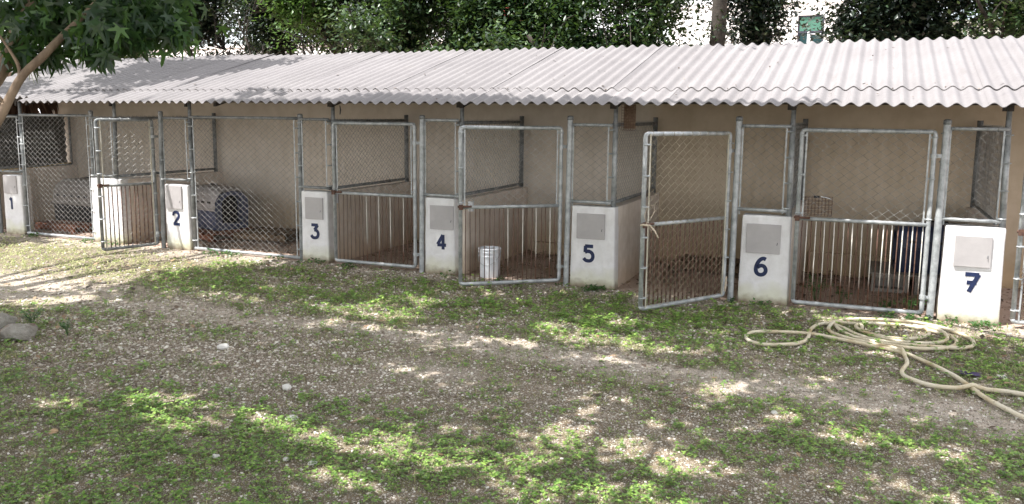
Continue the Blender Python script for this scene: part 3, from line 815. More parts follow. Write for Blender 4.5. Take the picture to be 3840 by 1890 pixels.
def roof_post(x, z0, label, lean=0.0, y=0.03, mat='galv'):
    e_ = empty("roof_post", (x, y, 0), label, "post", RP)
    zt = roof_z(y) - 0.12
    mb_ = MB(); mb_.tube([(0, 0, z0), (lean, 0, 2.0)], 0.032, 14); mb_.build("pole", M[mat], e_, smooth=True)
    mb_ = MB(); mb_.tube([(lean, 0, 1.99), (lean, 0, 2.03), (lean, 0, 2.05), (lean, 0, zt)], [0.032, 0.028, 0.026, 0.026], 12)
    mb_.build("pole_top", M['galv_old'], e_, smooth=True)
    mb_ = MB(); mb_.box((lean - .045, -0.01, zt - .02), (0.035, 0.06, 0.11)); mb_.box((lean, -0.01, zt - .004), (0.12, 0.08, 0.012))
    mb_.build("bracket", M['darksteel'], e_)
    return e_
roof_post(-13.05, 0, "roof post right of the pillar marked one", -0.01, mat='galv_old')
roof_post(-10.95, 1.03, "roof post standing on the plain white pillar", 0.03, mat='galv_old')
roof_post(-9.385, 0, "roof post right of the pillar marked two, reaching the ground", 0.0, mat='galv_old')
roof_post(-6.85, 0.99, "roof post on the wall beside the pillar marked three", -0.01, 0.08)
roof_post(-4.86, 0.99, "roof post on top of the pillar marked four", -0.01, 0.08)
roof_post(-2.82, 0.99, "roof post on top of the pillar marked five, with small wire cage", 0.0, 0.06)
roof_post(-0.80, 0.99, "roof post on top of the pillar marked six", -0.01, 0.06)
roof_post(1.27, 0.99, "roof post on top of the pillar marked seven", -0.03, 0.06)

# narrow mesh panels above the pillars
NP = "narrow mesh panels above the pillars"
def top_panel(x0, x1, z0, z1, label, seed, mat='galv'):
    e_ = empty("mesh_fence", (x0, 0.0, 0), label, "mesh fence", NP)
    w = x1 - x0
    framed(e_, 0, z0, w, z1, 0.019, M[mat], "rails", sides="TB")
    ties(chain(w - .07, z1 - z0, 0.035, z0, seed=seed), 0, w, z1, 0.019, .13, seed).build("mesh", M['wire'], e_)
    tension(e_, 0.045, z0 - .06, z1 + .01, 0, 0.034, 4)
    tension(e_, w - 0.045, z0 - .03, z1, w, 0.032, 4)
top_panel(-13.68, -13.07, 1.07, 1.99, "narrow mesh panel above the pillar marked one", 1, 'galv_old')
top_panel(-11.42, -10.93, 1.08, 1.99, "narrow mesh panel above the plain white pillar", 2, 'galv_old')
top_panel(-9.94, -9.40, 1.075, 2.0, "narrow mesh panel above the pillar marked two", 3, 'galv_old')
top_panel(-7.37, -6.88, 1.065, 2.01, "narrow mesh panel above the pillar marked three", 4, 'galv_old')
top_panel(-5.41, -4.88, 1.045, 2.02, "narrow mesh panel above the pillar marked four", 5)
top_panel(-3.37, -2.84, 1.06, 1.985, "narrow mesh panel above the pillar marked five", 6)
top_panel(-1.375, -0.82, 1.07, 2.0, "narrow mesh panel above the pillar marked six", 7)
top_panel(0.685, 1.25, 1.075, 2.0, "narrow mesh panel above the sunlit pillar marked seven", 8)
# two full-height mesh panels
FPN = "full height mesh panels between the left pillars"
def full_panel(x0, x1, label, seed):
    e_ = empty("mesh_fence", (x0, 0.0, 0), label, "mesh fence", FPN)
    w = x1 - x0
    framed(e_, 0, 0.055, w, 2.02, 0.021, M['galv_old'], "top_rail", sides="T")
    framed(e_, 0, 0.045, w, 2.02, 0.023, M['galv'], "bottom_rail", sides="B")
    ties(chain(w - .1, 1.965, 0.05, 0.055, seed=seed, sag=.02), 0, w, 2.02, 0.021, .3, seed).build("mesh", M['wire'], e_)
    tension(e_, 0.06, 0.05, 2.0, 0, 0.034, 6)
    tension(e_, w - 0.06, 0.05, 2.0, w, 0.034, 6)
full_panel(-13.03, -11.44, "tall mesh panel between the pillar marked one and the plain white pillar", 11)
full_panel(-9.36, -7.40, "wide tall mesh panel in front of the beige and blue dog crate", 12)

# mesh above the divider walls, running back to the rear wall
DP = "mesh panels on top of the divider walls"
def div_panel(x, label, seed, z0=1.0):
    e_ = empty("divider_fence", (x, 0.06, 0), label, "mesh fence", DP, rz=R(90))
    w = D - 0.06 - 0.10
    framed(e_, 0.0, z0 + .05, w, 1.99, 0.022, M['galv_old'], "rails", sides="TB")
    m3 = ties(chain(w - .04, 0.95, 0.02, z0 + .05, seed=seed, dw=.085, dh=.075), 0, w, 1.99, 0.022, .16, seed)
    mb_ = MB(); mb_.tube([(w + .01, 0, z0 - .01), (w + .01, 0, 2.08)], 0.034, 12); mb_.build("rear_post", M['galv_old'], e_, smooth=True)
    # twisted wire ends along the top
    for q in np.arange(0.05, w, 0.042):
        m3.tube([(q, 0.0, 1.99), (q + .006, 0.0, 2.035)], 0.0018, 3)
    m3.build("mesh", M['wire'], e_)
div_panel(-10.91, "mesh over the divider wall behind the plain white pillar", 21, 1.03)
div_panel(-6.93, "mesh over the divider wall behind the pillar marked three", 22)
div_panel(-4.91, "mesh over the divider wall behind the pillar marked four", 23)
div_panel(-2.85, "mesh over the divider wall behind the pillar marked five", 24)
div_panel(-0.83, "mesh over the divider wall behind the pillar marked six", 25)
div_panel(1.21, "mesh over the divider wall behind the pillar marked seven", 26)
# far-left end: mesh in the opening over the end wall with the dark corrugated sheet beyond
e = empty("divider_fence", (-14.55, 0.06, 0), "mesh in the opening before the dark corrugated sheet", "mesh fence", DP, rz=R(90))
framed(e, 0, 1.06, 2.1, 2.0, 0.022, M['galv_old'], "rails", sides="TBR")
chain(2.06, 0.94, 0.02, 1.06, seed=27).build("mesh", M['wire'], e)
mb = MB(); mb.lohi((-14.74, 0.0, 0.85), (-14.70, 2.24, 0.95))
ys = np.linspace(0, 2.24, 3); zs = np.linspace(0.9, 1.98, 90)
Yg, Zg = np.meshgrid(ys, zs)
Xg = -14.78 + 0.018 * np.sin(Zg / 0.075 * 2 * np.pi / 1.0 * 0.5)
V = np.stack([Xg, Yg, Zg], -1).reshape(-1, 3)
F = [(j * 3 + i, j * 3 + i + 1, (j + 1) * 3 + i + 1, (j + 1) * 3 + i) for j in range(89) for i in range(2)]
mb = MB(); mb.add(V, F)
cs = mb.build("corrugated_sheet", M['sheet'], smooth=True)
sm = cs.modifiers.new("solid", 'SOLIDIFY'); sm.thickness = 0.004
tag(cs, "dark corrugated metal sheet fixed beyond the far left mesh", "metal sheet")
mb = MB(); mb.tube([(-14.5 + t * 1.0, 2.1 - t * 2.14, 1.075 + 0.012 * math.sin(t * 9) + t * .005) for t in np.linspace(0, 1, 14)], 0.006, 6)
tag(mb.build("cable", M['yellow'], smooth=True), "thin yellow cable along the top of the low end wall", "cable")
# dry fronds hanging under the roof at the left
V = []; F = []; k = 0
for q in range(700):
    y = rng.uniform(-1.4, 2.3); x = -15.0 - rng.uniform(0, 0.5); L = rng.uniform(.35, .8); w = rng.uniform(.02, .05); a = rng.uniform(-.5, .5)
    t = np.array([math.cos(a) * .3, math.sin(a), -1.0]); t /= np.linalg.norm(t); s_ = np.array([0.3, 1, 0]) * w
    p = np.array([x, y, 2.62 + rng.uniform(-.35, .2)])
    V += [p - s_, p + s_, p + t * L * .7 + s_ * .8, p + t * L]; F.append((k, k + 1, k + 2, k + 3)); k += 4
fr = fast_mesh("dry_fronds", np.array(V), np.array(F), M['thatch'])
tag(fr, "dry brown palm fronds hanging under the left end of the roof", "fronds", kind="stuff")

# ------------------------------------------------------------------ gates
GG = "galvanised gates with mesh above and rusty bars below"
def make_gate(hx, hy, ang, L, label, seed, mesh_full=False, bars=18, alt=False, frame='galv', ztop=1.95, zmid=1.0, zbot=0.07, mat_mesh='wire', stain=False, hinge_off=0.08, bar_mat='rust', white_some=False, hz=(1.72, 0.24)):
    """gate hung on its right side at (hx, hy); local x runs from the hinge (0) to the free edge (-L)"""
    e_ = empty("kennel_gate", (hx, hy, 0), label, "gate", GG, rz=ang)
    framed(e_, -L, zbot, 0, ztop, 0.024, M[frame])
    mb_ = MB(); mb_.tube([(-L, 0, zmid), (0, 0, zmid)], 0.021, 10); mb_.build("mid_rail", M[frame], e_, smooth=True)
    z0 = zbot + .01 if mesh_full else zmid
    ties(chain(L - .09, ztop - z0, -L + .045, z0, seed=seed, r=0.0026 if mesh_full else 0.0031), -L, 0, ztop, 0.024, .14, seed).build("mesh", M[mat_mesh], e_).location.y = -0.02 if mesh_full else 0
    rr = random.Random(seed)
    proto = {}
    for i_ in range(bars):
        xx = -L + L * (i_ + 1) / (bars + 1) + rr.uniform(-.004, .004)
        kind = ('whitebar' if (alt and i_ % 2 == 1) or (white_some and i_ > bars * .3 and (i_ * 7 + seed) % 3 == 0) else bar_mat)
        if kind not in proto:
            m3 = MB(); m3.tube([(0, 0, zbot), (0.001, 0, (zbot + zmid) / 2), (0, 0, zmid)], 0.0085 if mesh_full else 0.0055, 7)
            b_ = m3.build("bar", M[kind], e_, smooth=True); proto[kind] = b_
        else:
            b_ = proto[kind].copy(); COL.objects.link(b_); b_.parent = e_
        b_.location = (xx, 0.012, 0); b_.rotation_euler = (0, rr.uniform(-.008, .008), 0)
    tension(e_, -L + 0.05, z0, ztop, -L, 0.024, 6 if mesh_full else 3, M['galv_stain'] if stain else None, y=-0.02 if mesh_full else 0)
    tension(e_, -0.05, z0, ztop, 0, 0.024, 6 if mesh_full else 3, M['galv_stain'] if stain else None, y=-0.02 if mesh_full else 0)
    for hz_ in hz:
        m4 = MB()
        m4.tube([(0, 0, hz_ - .022), (0, 0, hz_ + .022)], 0.033, 12)
        m4.box((hinge_off * .55, 0.0, hz_), (hinge_off * 1.1, 0.012, 0.036)); m4.tube([(hinge_off * .55, -.03, hz_), (hinge_off * .55, .03, hz_)], 0.008, 6)
        m4.build("hinge", M['galv'], e_)
    m5 = MB(); m5.tube([(-L - .035, -.01, zmid + .01), (-L + .13, -.03, zmid + .012)], 0.013, 8); m5.box((-L, -0.032, zmid + .005), (0.05, .02, .06))
    m5.build("latch", M['rust'], e_)
    return e_
def gate_between(h, fpt, **kw):
    dx, dy = h[0] - fpt[0], h[1] - fpt[1]
    return make_gate(h[0], h[1], math.atan2(dy, dx), math.hypot(dx, dy), **kw)
gate_between((-10.065, -0.05), (-10.33, -0.83), label="open gate on the left swung outward, bright top rail and white-backed bars", seed=31, mesh_full=True, bars=12, frame='galv_old', ztop=1.97, zmid=1.01, stain=True)
gate_between((-5.51, -0.03), (-6.76, -0.06), label="closed gate between the pillars marked three and four", seed=32, bars=19, white_some=True, ztop=1.965, zmid=1.015, alt=False, frame='galv')
gate_between((-3.47, -0.03), (-4.45, -0.80), label="slightly open gate in front of the white bucket", seed=33, bars=20, white_some=True, ztop=1.945, zmid=1.0)
gate_between((-1.465, -0.03), (-2.15, -1.13), label="wide open gate with frayed rope tied to its rusty latch", seed=34, mesh_full=True, bars=19, ztop=1.915, zmid=0.965, stain=True, mat_mesh='wire_gold')
gate_between((0.59, -0.03), (-0.70, -0.05), label="closed gate with alternating white and rusty bars beside the pillar marked seven", seed=35, bars=26, ztop=1.965, zmid=1.005, alt=True)
gate_between((2.72, -0.03), (1.42, -0.05), label="gate with dried twigs in its mesh at the right edge", seed=36, mesh_full=True, bars=20, ztop=1.93, zmid=0.98, mat_mesh='wire_gold')
gate_between((-13.79, -0.02), (-14.5, -0.05), label="gate cut off by the left edge beside the pillar marked one", seed=37, bars=12, frame='galv_old', ztop=1.93, zmid=1.0)

# rope on the open gate
mb = MB()
q0 = np.array([-2.13, -1.16, 0.97])
mb.tube([q0 + np.array(p) for p in [(0.02, -.03, .01), (0.07, -.02, .07), (.11, 0, .16), (.09, .02, .22), (.03, 0, .2), (.0, .0, .1), (.04, -.02, 0.0), (.09, -.03, -.05)]], 0.0028, 5)
mb.tube([q0 + np.array(p) for p in [(-.03, -.035, 0), (0, -.04, .01), (.07, -.035, .005), (.12, -.02, -.05), (.16, -.02, -.12)]], [0.010, 0.012, 0.011, 0.009, 0.008], 7)
tag(mb.build("rope", M['rope'], smooth=True), "frayed beige rope looped round the latch of the wide open gate", "rope")
# cloth tuft on hinge of that gate
mb = MB()
for q in range(6):
    a = rng.uniform(-.015, .015, 2)
    mb.tube([(-1.43 + a[0], -0.09 + a[1], 0.30), (-1.43 + a[0] * 2, -0.10, 0.25), (-1.44 + a[0] * 2.5, -0.10, 0.18 - rng.uniform(0, .06))], 0.005, 4)
tag(mb.build("rag", M['rope']), "torn beige rag tied round the lower hinge near the pillar marked six", "rag")
# small white cans hung on walls beside the latches
for x_, y_, lab in ((-6.79, 0.02, "small white cup hung beside the latch of the closed middle gate"), (-4.70, 0.0, "small white cup hung by the latch above the bucket")):
    e = empty("cup", (x_, y_, 0.86), lab, "cup", "white cups by the gate latches")
    mb = MB(); mb.tube([(0, 0, 0), (0, 0, .004), (0, 0, .12), (0, 0, .125)], [0.030, 0.033, 0.04, 0.042], 12); mb.build("body", M['bucket'], e, smooth=True)
    mb = MB(); mb.tube([(-.04, 0, .11), (-.03, 0, .15), (0, 0, .165), (.03, 0, .15), (.04, 0, .11)], 0.0025, 5); mb.build("handle", M['galv_old'], e)

# ------------------------------------------------------------------ loose objects
def lathe(prof, n=28):
    mb_ = MB(); V = []; F = []
    ang = np.arange(n) * 2 * np.pi / n
    for r_, z_ in prof: V += [(r_ * math.cos(a), r_ * math.sin(a), z_) for a in ang]
    for j in range(len(prof) - 1):
        for i_ in range(n):
            F.append((j * n + i_, j * n + (i_ + 1) % n, (j + 1) * n + (i_ + 1) % n, (j + 1) * n + i_))
    F.append(tuple(range(n))[::-1])
    return mb_.add(V, F)
e = empty("bucket", (-4.49, 0.13, 0.0), "white plastic pail standing behind the slightly open gate", "bucket")
lathe([(0.128, 0), (0.13, 0.01), (0.140, 0.27), (0.147, 0.272), (0.147, 0.285), (0.141, 0.288), (0.143, 0.325), (0.150, 0.327), (0.150, 0.34), (0.144, 0.343), (0.145, 0.365), (0.153, 0.367), (0.153, 0.380), (0.143, 0.382), (0.138, 0.36), (0.128, 0.02), (0.0, 0.018)]).build("pail", M['bucket'], e, smooth=True)
e.children[0].data.set_sharp_from_angle(angle=R(50))
mb = MB(); mb.tube([(0.156 * math.cos(a), 0.156 * math.sin(a) * .95 - .01 * math.sin(a), 0.335 - 0.17 * abs(math.sin(a))) for a in np.linspace(math.pi, 2 * math.pi, 17)], 0.003, 6)
mb.build("handle", M['galv'], e, smooth=True)

def dog_crate(loc, L, Wd, H, rz, label, top, bottom, ribs=5, opening=True):
    """plastic travel kennel, long axis local x, door at +x; lower tray, domed upper shell with vent slots"""
    e_ = empty("dog_crate", loc, label, "dog crate", "plastic dog crates inside the pens", rz)
    def shell(z0, z1, sec):
        V = []; F = []
        xs_ = np.linspace(-L / 2, L / 2, 15)
        n_ = 0
        for x_ in xs_:
            u = abs(x_) / (L / 2)
            k_ = 1 - 0.16 * max(0, u - .72) / .28 * 1.0
            for (a, b) in sec:
                V.append((x_, a * Wd / 2 * (1 - .10 * max(0, u - .8) / .2), z0 + b * (z1 - z0) * (k_ if z1 > H * .6 and b > .5 else 1)))
        m_s = len(sec)
        for i_ in range(len(xs_) - 1):
            for j in range(m_s - 1):
                F.append((i_ * m_s + j, i_ * m_s + j + 1, (i_ + 1) * m_s + j + 1, (i_ + 1) * m_s + j))
        F.append(tuple(range(m_s))); 
        return V, F
    mb_ = MB()
    V, F = shell(0, H * .48, [(1, 1), (.97, .55), (.93, .12), (.86, 0), (-.86, 0), (-.93, .12), (-.97, .55), (-1, 1)])
    mb_.add(V, F); o = mb_.build("tray", bottom, e_, smooth=True); o.data.set_sharp_from_angle(angle=R(35))
    mb_ = MB()
    V, F = shell(H * .50, H, [(-1, 0), (-.98, .3), (-.92, .62), (-.78, .88), (-.55, 1), (.55, 1), (.78, .88), (.92, .62), (.98, .3), (1, 0)])
    mb_.add(V, F); o = mb_.build("top_shell", top, e_, smooth=True); o.data.set_sharp_from_angle(angle=R(35))
    mb_ = MB(); mb_.box((0, Wd / 2 + .005, H * .49), (L, .03, .035)); mb_.box((0, -Wd / 2 - .005, H * .49), (L, .03, .035)); mb_.box((-L / 2 - .002, 0, H * .49), (.02, Wd, .035))
    mb_.build("rim", top, e_, bevel=.006)
    mb_ = MB()      # front surround with an arched opening; a black sheet stands in for the shade inside
    ang = np.linspace(0, math.pi, 13)
    inner = [(-.30 * Wd, .14 * H)] + [(.30 * Wd * -math.cos(a), .60 * H + .22 * H * math.sin(a)) for a in ang] + [(.30 * Wd, .14 * H)]
    outer = [(-.46 * Wd, 0.0)] + [(.49 * Wd * -math.cos(a), .62 * H + .30 * H * math.sin(a)) for a in ang] + [(.46 * Wd, 0.0)]
    k_ = len(inner)
    V = [(L / 2, a, b) for a, b in outer] + [(L / 2 + .01, a, b) for a, b in inner] + [(L / 2 - .12, a * .95, b) for a, b in inner]
    F = [(i_, i_ + 1, k_ + i_ + 1, k_ + i_) for i_ in range(k_ - 1)] + [(k_ + i_, k_ + i_ + 1, 2 * k_ + i_ + 1, 2 * k_ + i_) for i_ in range(k_ - 1)] + [(0, k_, 2 * k_ - 1, k_ - 1)]
    mb_.add(V, F); mb_.build("front", bottom, e_)
    mb_ = MB(); mb_.add([(L / 2 - .12, a * .95, b) for a, b in inner], [tuple(range(k_))]); mb_.build("opening", M['black'], e_)
    mb_ = MB()
    for i_ in range(ribs):
        x_ = -L / 2 + L * (i_ + 1) / (ribs + 1)
        for s_ in (-1, 1): mb_.box((x_, s_ * Wd / 2 * .985, H * .66), (L / (ribs + 1) * .45, .012, .03))
    mb_.build("vent_slots", M['black'], e_)  # black blocks on the shell stand in for the shade inside open slots
    mb_ = MB(); mb_.tube([(-.10, 0, H), (-.09, 0, H + .03), (.09, 0, H + .03), (.10, 0, H)], .012, 6); mb_.build("handle", M['black'], e_)
    return e_
dog_crate((-10.27, 1.42, 0.15), 1.0, 0.66, 0.70, R(-14), "beige topped slate blue dog crate on a wooden pallet", M['plastic_top'], M['plastic_slate'])
dog_crate((-13.15, 1.35, 0.02), 1.15, 0.72, 0.84, R(-4), "grey topped black dog crate in the far left pen", M['plastic_grey'], M['black'])
dog_crate((0.82, 1.75, 0.24), 0.95, 0.62, 0.58, R(184), "dark navy dog crate raised on blocks in the right pen", M['plastic_blue'], M['plastic_blue'])

def pallet(loc, L, Wd, rz, mat, label, tilt=0.0):
    e_ = empty("pallet", loc, label, "pallet", "old wooden pallets in the pens", rz)
    e_.rotation_euler = (tilt, 0, rz)
    mb_ = MB()
    nb = 6
    for i_ in range(nb):
        x_ = -L / 2 + L * (i_ + .5) / nb
        mb_.box((x_, 0, .115), (L / nb * .72, Wd, .018), random.uniform(-.02, .02))
    mb_.build("deck", mat, e_)
    mb_ = MB()
    for y_ in (-Wd / 2 + .03, 0, Wd / 2 - .03): mb_.box((0, y_, .065), (L, .04, .08))
    mb_.build("stringers", mat, e_)
    mb_ = MB()
    for x_ in (-L / 2 + .05, 0, L / 2 - .05): mb_.box((x_, 0, .013), (.09, Wd, .018))
    mb_.build("bottom_boards", mat, e_)
pallet((-10.15, 1.25, 0.02), 1.25, 1.0, R(-12), M['redwood'], "reddish pallet carrying the beige and blue dog crate")
pallet((-9.1, 1.45, 0.02), 0.95, 0.8, R(8), M['wood'], "weathered brown pallet right of the beige topped crate")
pallet((-1.75, 1.85, 0.02), 1.3, 0.62, R(-3), M['wood'], "low grey brown pallet at the back of the pen with the open gate")
pallet((-13.0, 0.75, 0.0), 1.1, 0.55, R(-6), M['redwood'], "dark reddish pallet before the far left dog crate")

# hollow block and slab under the navy crate
for i_, (x_, lab) in enumerate(((0.30, "hollow concrete block left under the navy dog crate"), (0.78, "hollow concrete block right under the navy dog crate"))):
    mb = MB(); mb.lohi((-.20, -.09, 0), (.20, .09, .045)); mb.lohi((-.20, -.09, .17), (.20, .09, .215))
    for q in (-.20, -.02, .16): mb.lohi((q, -.088, .0455), (q + .04, .088, .1695))
    mb.lohi((-.159, .05, .046), (.159, .08, .169))
    o = mb.build("concrete_block", M['concrete']); o.location = (x_, 1.42, 0.0)
    tag(o, lab, "block", "concrete blocks under the navy crate")
mb = MB(); mb.lohi((0.05, 1.30, 0.217), (1.1, 2.2, 0.238)); tag(mb.build("slab", M['concrete'], bevel=.004), "thin slab between the concrete blocks and the navy crate", "slab")

# wire basket behind the closed striped gate
e = empty("wire_basket", (-0.50, 0.12, 1.03), "rusty wire basket hanging inside the gate with white and rusty bars", "basket")
mb = MB()
for z_ in np.linspace(0.0, 0.2, 6): mb.tube([(-.14, -.07, z_), (.14, -.07, z_), (.14, .07, z_), (-.14, .07, z_), (-.14, -.07, z_)], .0022, 4)
for x_ in np.linspace(-.14, .14, 9):
    mb.tube([(x_, -.07, .2), (x_, -.07, 0), (x_, .07, 0), (x_, .07, .2)], .0018, 4)
mb.build("wires", M['rust'], e)
mb = MB(); mb.box((-.02, -.075, .21), (.06, .012, .025)); mb.build("clip", M['black'], e)
mb = MB(); mb.tube([(0.02, -.072, .215), (.08, -.072, .205), (.13, -.072, .19)], .005, 6); mb.build("handle", M['bucket'], e)
# twigs caught in the meshes
mb = MB()
mb.tube([(-4.20, -.62, 1.46), (-4.12, -.60, 1.37), (-4.07, -.60, 1.27)], .003, 4); mb.tube([(-4.12, -.61, 1.37), (-4.09, -.61, 1.44), (-4.06, -.62, 1.50)], .002, 4)
tag(mb.build("twig", M['rope']), "pale dry twig caught in the upper mesh of the slightly open gate", "twig")
mb = MB()
for q in range(14):
    a = rng.uniform(-1, 1, 4)
    mb.tube([(1.45 + .02 * a[0], -.08, .52 + .10 * a[1]), (1.50 + .05 * a[2], -.11 + .02 * a[3], .58 + .12 * a[1]), (1.62 + .08 * a[0], -.08, .62 + .16 * a[2])], [.003, .002, .001], 4, caps=False)
tag(mb.build("dry_twigs", M['wood']), "tangle of dry twigs in the mesh of the far right gate", "twigs")
mb = MB(); mb.tube([(-6.55, -.2, 2.20), (-6.54, -.2, 2.14), (-6.55, -.2, 2.08)], [.006, .009, .006], 5)
tag(mb.build("hook", M['black']), "small black hook hanging under the eave right of the roof post", "hook")
# little wire cage high on the roof post of pillar 5
e = empty("wire_cage", (-2.68, 0.12, 1.93), "small brown wire cage hung under the eave beside the roof post", "cage")
mb = MB()
for z_ in np.linspace(0.0, 0.30, 10): mb.tube([(-.07, -.06, z_), (.07, -.06, z_), (.07, .06, z_), (-.07, .06, z_), (-.07, -.06, z_)], .0022, 4)
for x_ in np.linspace(-.07, .07, 6): mb.tube([(x_, -.06, .30), (x_, -.06, 0), (x_, .06, 0), (x_, .06, .30)], .0018, 4)
mb.build("wires", M['rust'], e)
mb = MB(); mb.box((0, 0.062, .16), (.14, .004, .29)); mb.build("back_plate", M['wood'], e)

# weeds growing inside the right pen
def weed_plant(x, y, h, n, label, seed, grp="leafy weeds inside the right pen", leaf=0.05):
    rr = np.random.default_rng(seed)
    e_ = empty("weed_plant", (x, y, 0), label, "weed", grp)
    ms = MB(); V = []; k = 0
    for i_ in range(n):
        a = rr.uniform(0, 6.28); hh = h * rr.uniform(.5, 1); sp = rr.uniform(.2, .6) * h
        pts = [(0, 0, 0), (math.cos(a) * sp * .3, math.sin(a) * sp * .3, hh * .6), (math.cos(a) * sp, math.sin(a) * sp, hh)]
        ms.tube(pts, .0025, 4)
        for q in range(5):
            t = rr.uniform(.35, 1.0); p = np.array(pts[1]) * (1 - t) + np.array(pts[2]) * t + rr.normal(0, .012, 3)
            b = rr.uniform(0, 6.28); s_ = leaf * rr.uniform(.6, 1.2)
            dv = np.array([math.cos(b), math.sin(b), rr.uniform(-.5, .4)]) * s_; sd = np.array([-math.sin(b), math.cos(b), .1]) * s_ * .42
            V += [p, p + dv * .45 + sd, p + dv, p + dv * .45 - sd]
    ms.build("stem", M['weed'], e_)
    fast_mesh("leaves", np.array(V), np.arange(len(V)).reshape(-1, 4), M['weed'], e_)
weed_plant(-0.48, 0.35, 0.34, 12, "tall leafy weed behind the striped gate near its left edge", 1)
weed_plant(-0.22, 0.30, 0.22, 9, "smaller leafy weed behind the striped gate, right of the tall one", 2)
weed_plant(0.25, 0.22, 0.16, 10, "low spreading weed behind the striped gate before the blocks", 3)
weed_plant(0.50, 0.25, 0.20, 10, "low weed behind the striped gate near its hinge side", 4)
weed_plant(0.66, -0.12, 0.07, 9, "small green tuft at the foot of the hinge post by the pillar marked seven", 5, "tufts at the feet of the fence posts", .03)
weed_plant(-1.35, -0.12, 0.06, 8, "small green tuft at the foot of the hinge post by the pillar marked six", 6, "tufts at the feet of the fence posts", .03)
weed_plant(-7.45, -4.15, 0.20, 16, "dark weedy tuft behind the two big rocks", 7, "dark tufts round the rocks", .03)
weed_plant(-6.85, -4.25, 0.16, 16, "dark weedy tuft right of the bigger rock", 8, "dark tufts round the rocks", .03)

# rocks
def rock(loc, s, seed, label, rz):
    import bmesh
    bm = bmesh.new(); bmesh.ops.create_icosphere(bm, subdivisions=4, radius=1)
    rr = np.random.default_rng(seed)
    pl = [(lambda n_: n_ / np.linalg.norm(n_))(rr.normal(0, 1, 3)) for _ in range(14)]
    dd = rr.uniform(.62, .92, 14)
    for v in bm.verts:
        p = np.array(v.co)
        for n_, d_ in zip(pl, dd):
            t = p @ n_ - d_
            if t > 0: p = p - n_ * t * .92
        p = p * (1 + .22 * (float(fbm(p[0] * 2.2 + seed, p[1] * 2.2 + p[2] * 2.9, 5, 5)) - .5) + .10 * (float(fbm(p[0] * 9 + seed, p[1] * 9 - p[2] * 7, 6, 2)) - .5))
        v.co = Vector(p * np.array(s))
    me = bpy.data.meshes.new("rock"); bm.to_mesh(me); bm.free()
    o = link("rock", me, M['rock'], smooth=True); o.location = loc; o.rotation_euler = (0, 0, rz)
    me.set_sharp_from_angle(angle=R(28))
    tag(o, label, "rock", "big rocks at the left edge")
rock((-7.18, -4.50, 0.05), (0.20, 0.13, 0.12), 3, "bigger pale rock with brown flank on the gravel at left", R(25))
rock((-7.10, -4.93, 0.03), (0.17, 0.12, 0.11), 8, "grey rock cut by the left edge in front of the bigger one", R(-10))
rock((-7.75, -4.30, 0.03), (0.20, 0.13, 0.11), 13, "small far rock half hidden behind the others at left edge", R(60))
SG = "single pale stones lying in the grass"
def pebble(x, y, r_, seed, label, mat='stone'):
    v, f = ico(); rr = np.random.default_rng(seed)
    import bmesh
    bm = bmesh.new(); bmesh.ops.create_icosphere(bm, subdivisions=2, radius=1)
    for vv in bm.verts:
        p = np.array(vv.co); p = p * (1 + .3 * (vnoise(p[0] * 1.5 + seed * 3, p[1] * 1.5 + p[2] * 2, 9) - .5)); vv.co = Vector(p * np.array([1, .8, .62]) * r_)
    me = bpy.data.meshes.new("stone"); bm.to_mesh(me); bm.free()
    o = link("stone", me, mat if not isinstance(mat, str) else M['pale'], smooth=False); o.location = (x, y, r_ * .12); o.rotation_euler = (0, 0, seed)
    tag(o, label, "stone", SG)
M['pale'] = simple("pale_stone", (0.55, 0.53, 0.50), (0.70, 0.68, 0.65), 20, 0.9)
M['ochre'] = simple("ochre_stone", (0.40, 0.27, 0.15), (0.50, 0.36, 0.22), 20, 0.9)
pebble(-2.98, -5.70, 0.034, 1, "white stone in the clover, middle of three near the bottom")
pebble(-3.16, -5.72, 0.026, 2, "small white stone in the clover, left of the brightest one")
pebble(-3.58, -5.86, 0.028, 3, "grey white stone in the clover near the bottom left")
pebble(-3.56, -5.15, 0.045, 4, "rounded grey stone at the edge of the clover and gravel")
pebble(-4.83, -5.99, 0.034, 5, "ochre stone in the grass at the lower left", M['ochre'])
pebble(-4.02, -4.62, 0.042, 6, "white stone lying on the grey gravel")
pebble(-5.25, -3.95, 0.055, 7, "flat pale stone on the gravel right of the rocks")
pebble(-0.52, -3.62, 0.032, 8, "pale stone on the worn path in front of the hose")
pebble(1.10, -1.98, 0.040, 9, "pale stone in the grass at the right below the hose coil")

# hose
def chaikin(P, n=2):
    P = np.array(P, float)
    for _ in range(n):
        Q = [P[0]]
        for a, b in zip(P[:-1], P[1:]): Q += [a * .75 + b * .25, a * .25 + b * .75]
        Q.append(P[-1]); P = np.array(Q)
    return P
HA = [(2.3, -2.75), (1.6, -2.60), (1.17, -2.52), (1.01, -2.48), (0.84, -2.5), (0.68, -2.56), (0.54, -2.55), (0.43, -2.47), (0.36, -2.37), (0.34, -2.24), (0.37, -2.1), (0.4, -1.96), (0.39, -1.77), (0.36, -1.58), (0.31, -1.48), (0.21, -1.44), (0.13, -1.41), (-0.07, -1.31), (-0.23, -1.16), (-0.29, -0.99), (-0.26, -0.80), (-0.15, -0.64), (0.03, -0.66), (0.02, -0.84), (0.05, -0.99), (0.23, -1.07), (0.39, -1.09), (0.54, -0.99), (0.63, -0.80), (0.63, -0.65), (0.54, -0.57), (0.4, -0.53), (0.19, -0.56), (0.02, -0.60), (-0.05, -0.75), (0.02, -0.95), (0.22, -1.16), (0.50, -1.22), (0.72, -1.10), (0.80, -0.86), (0.68, -0.62), (0.50, -0.50)]
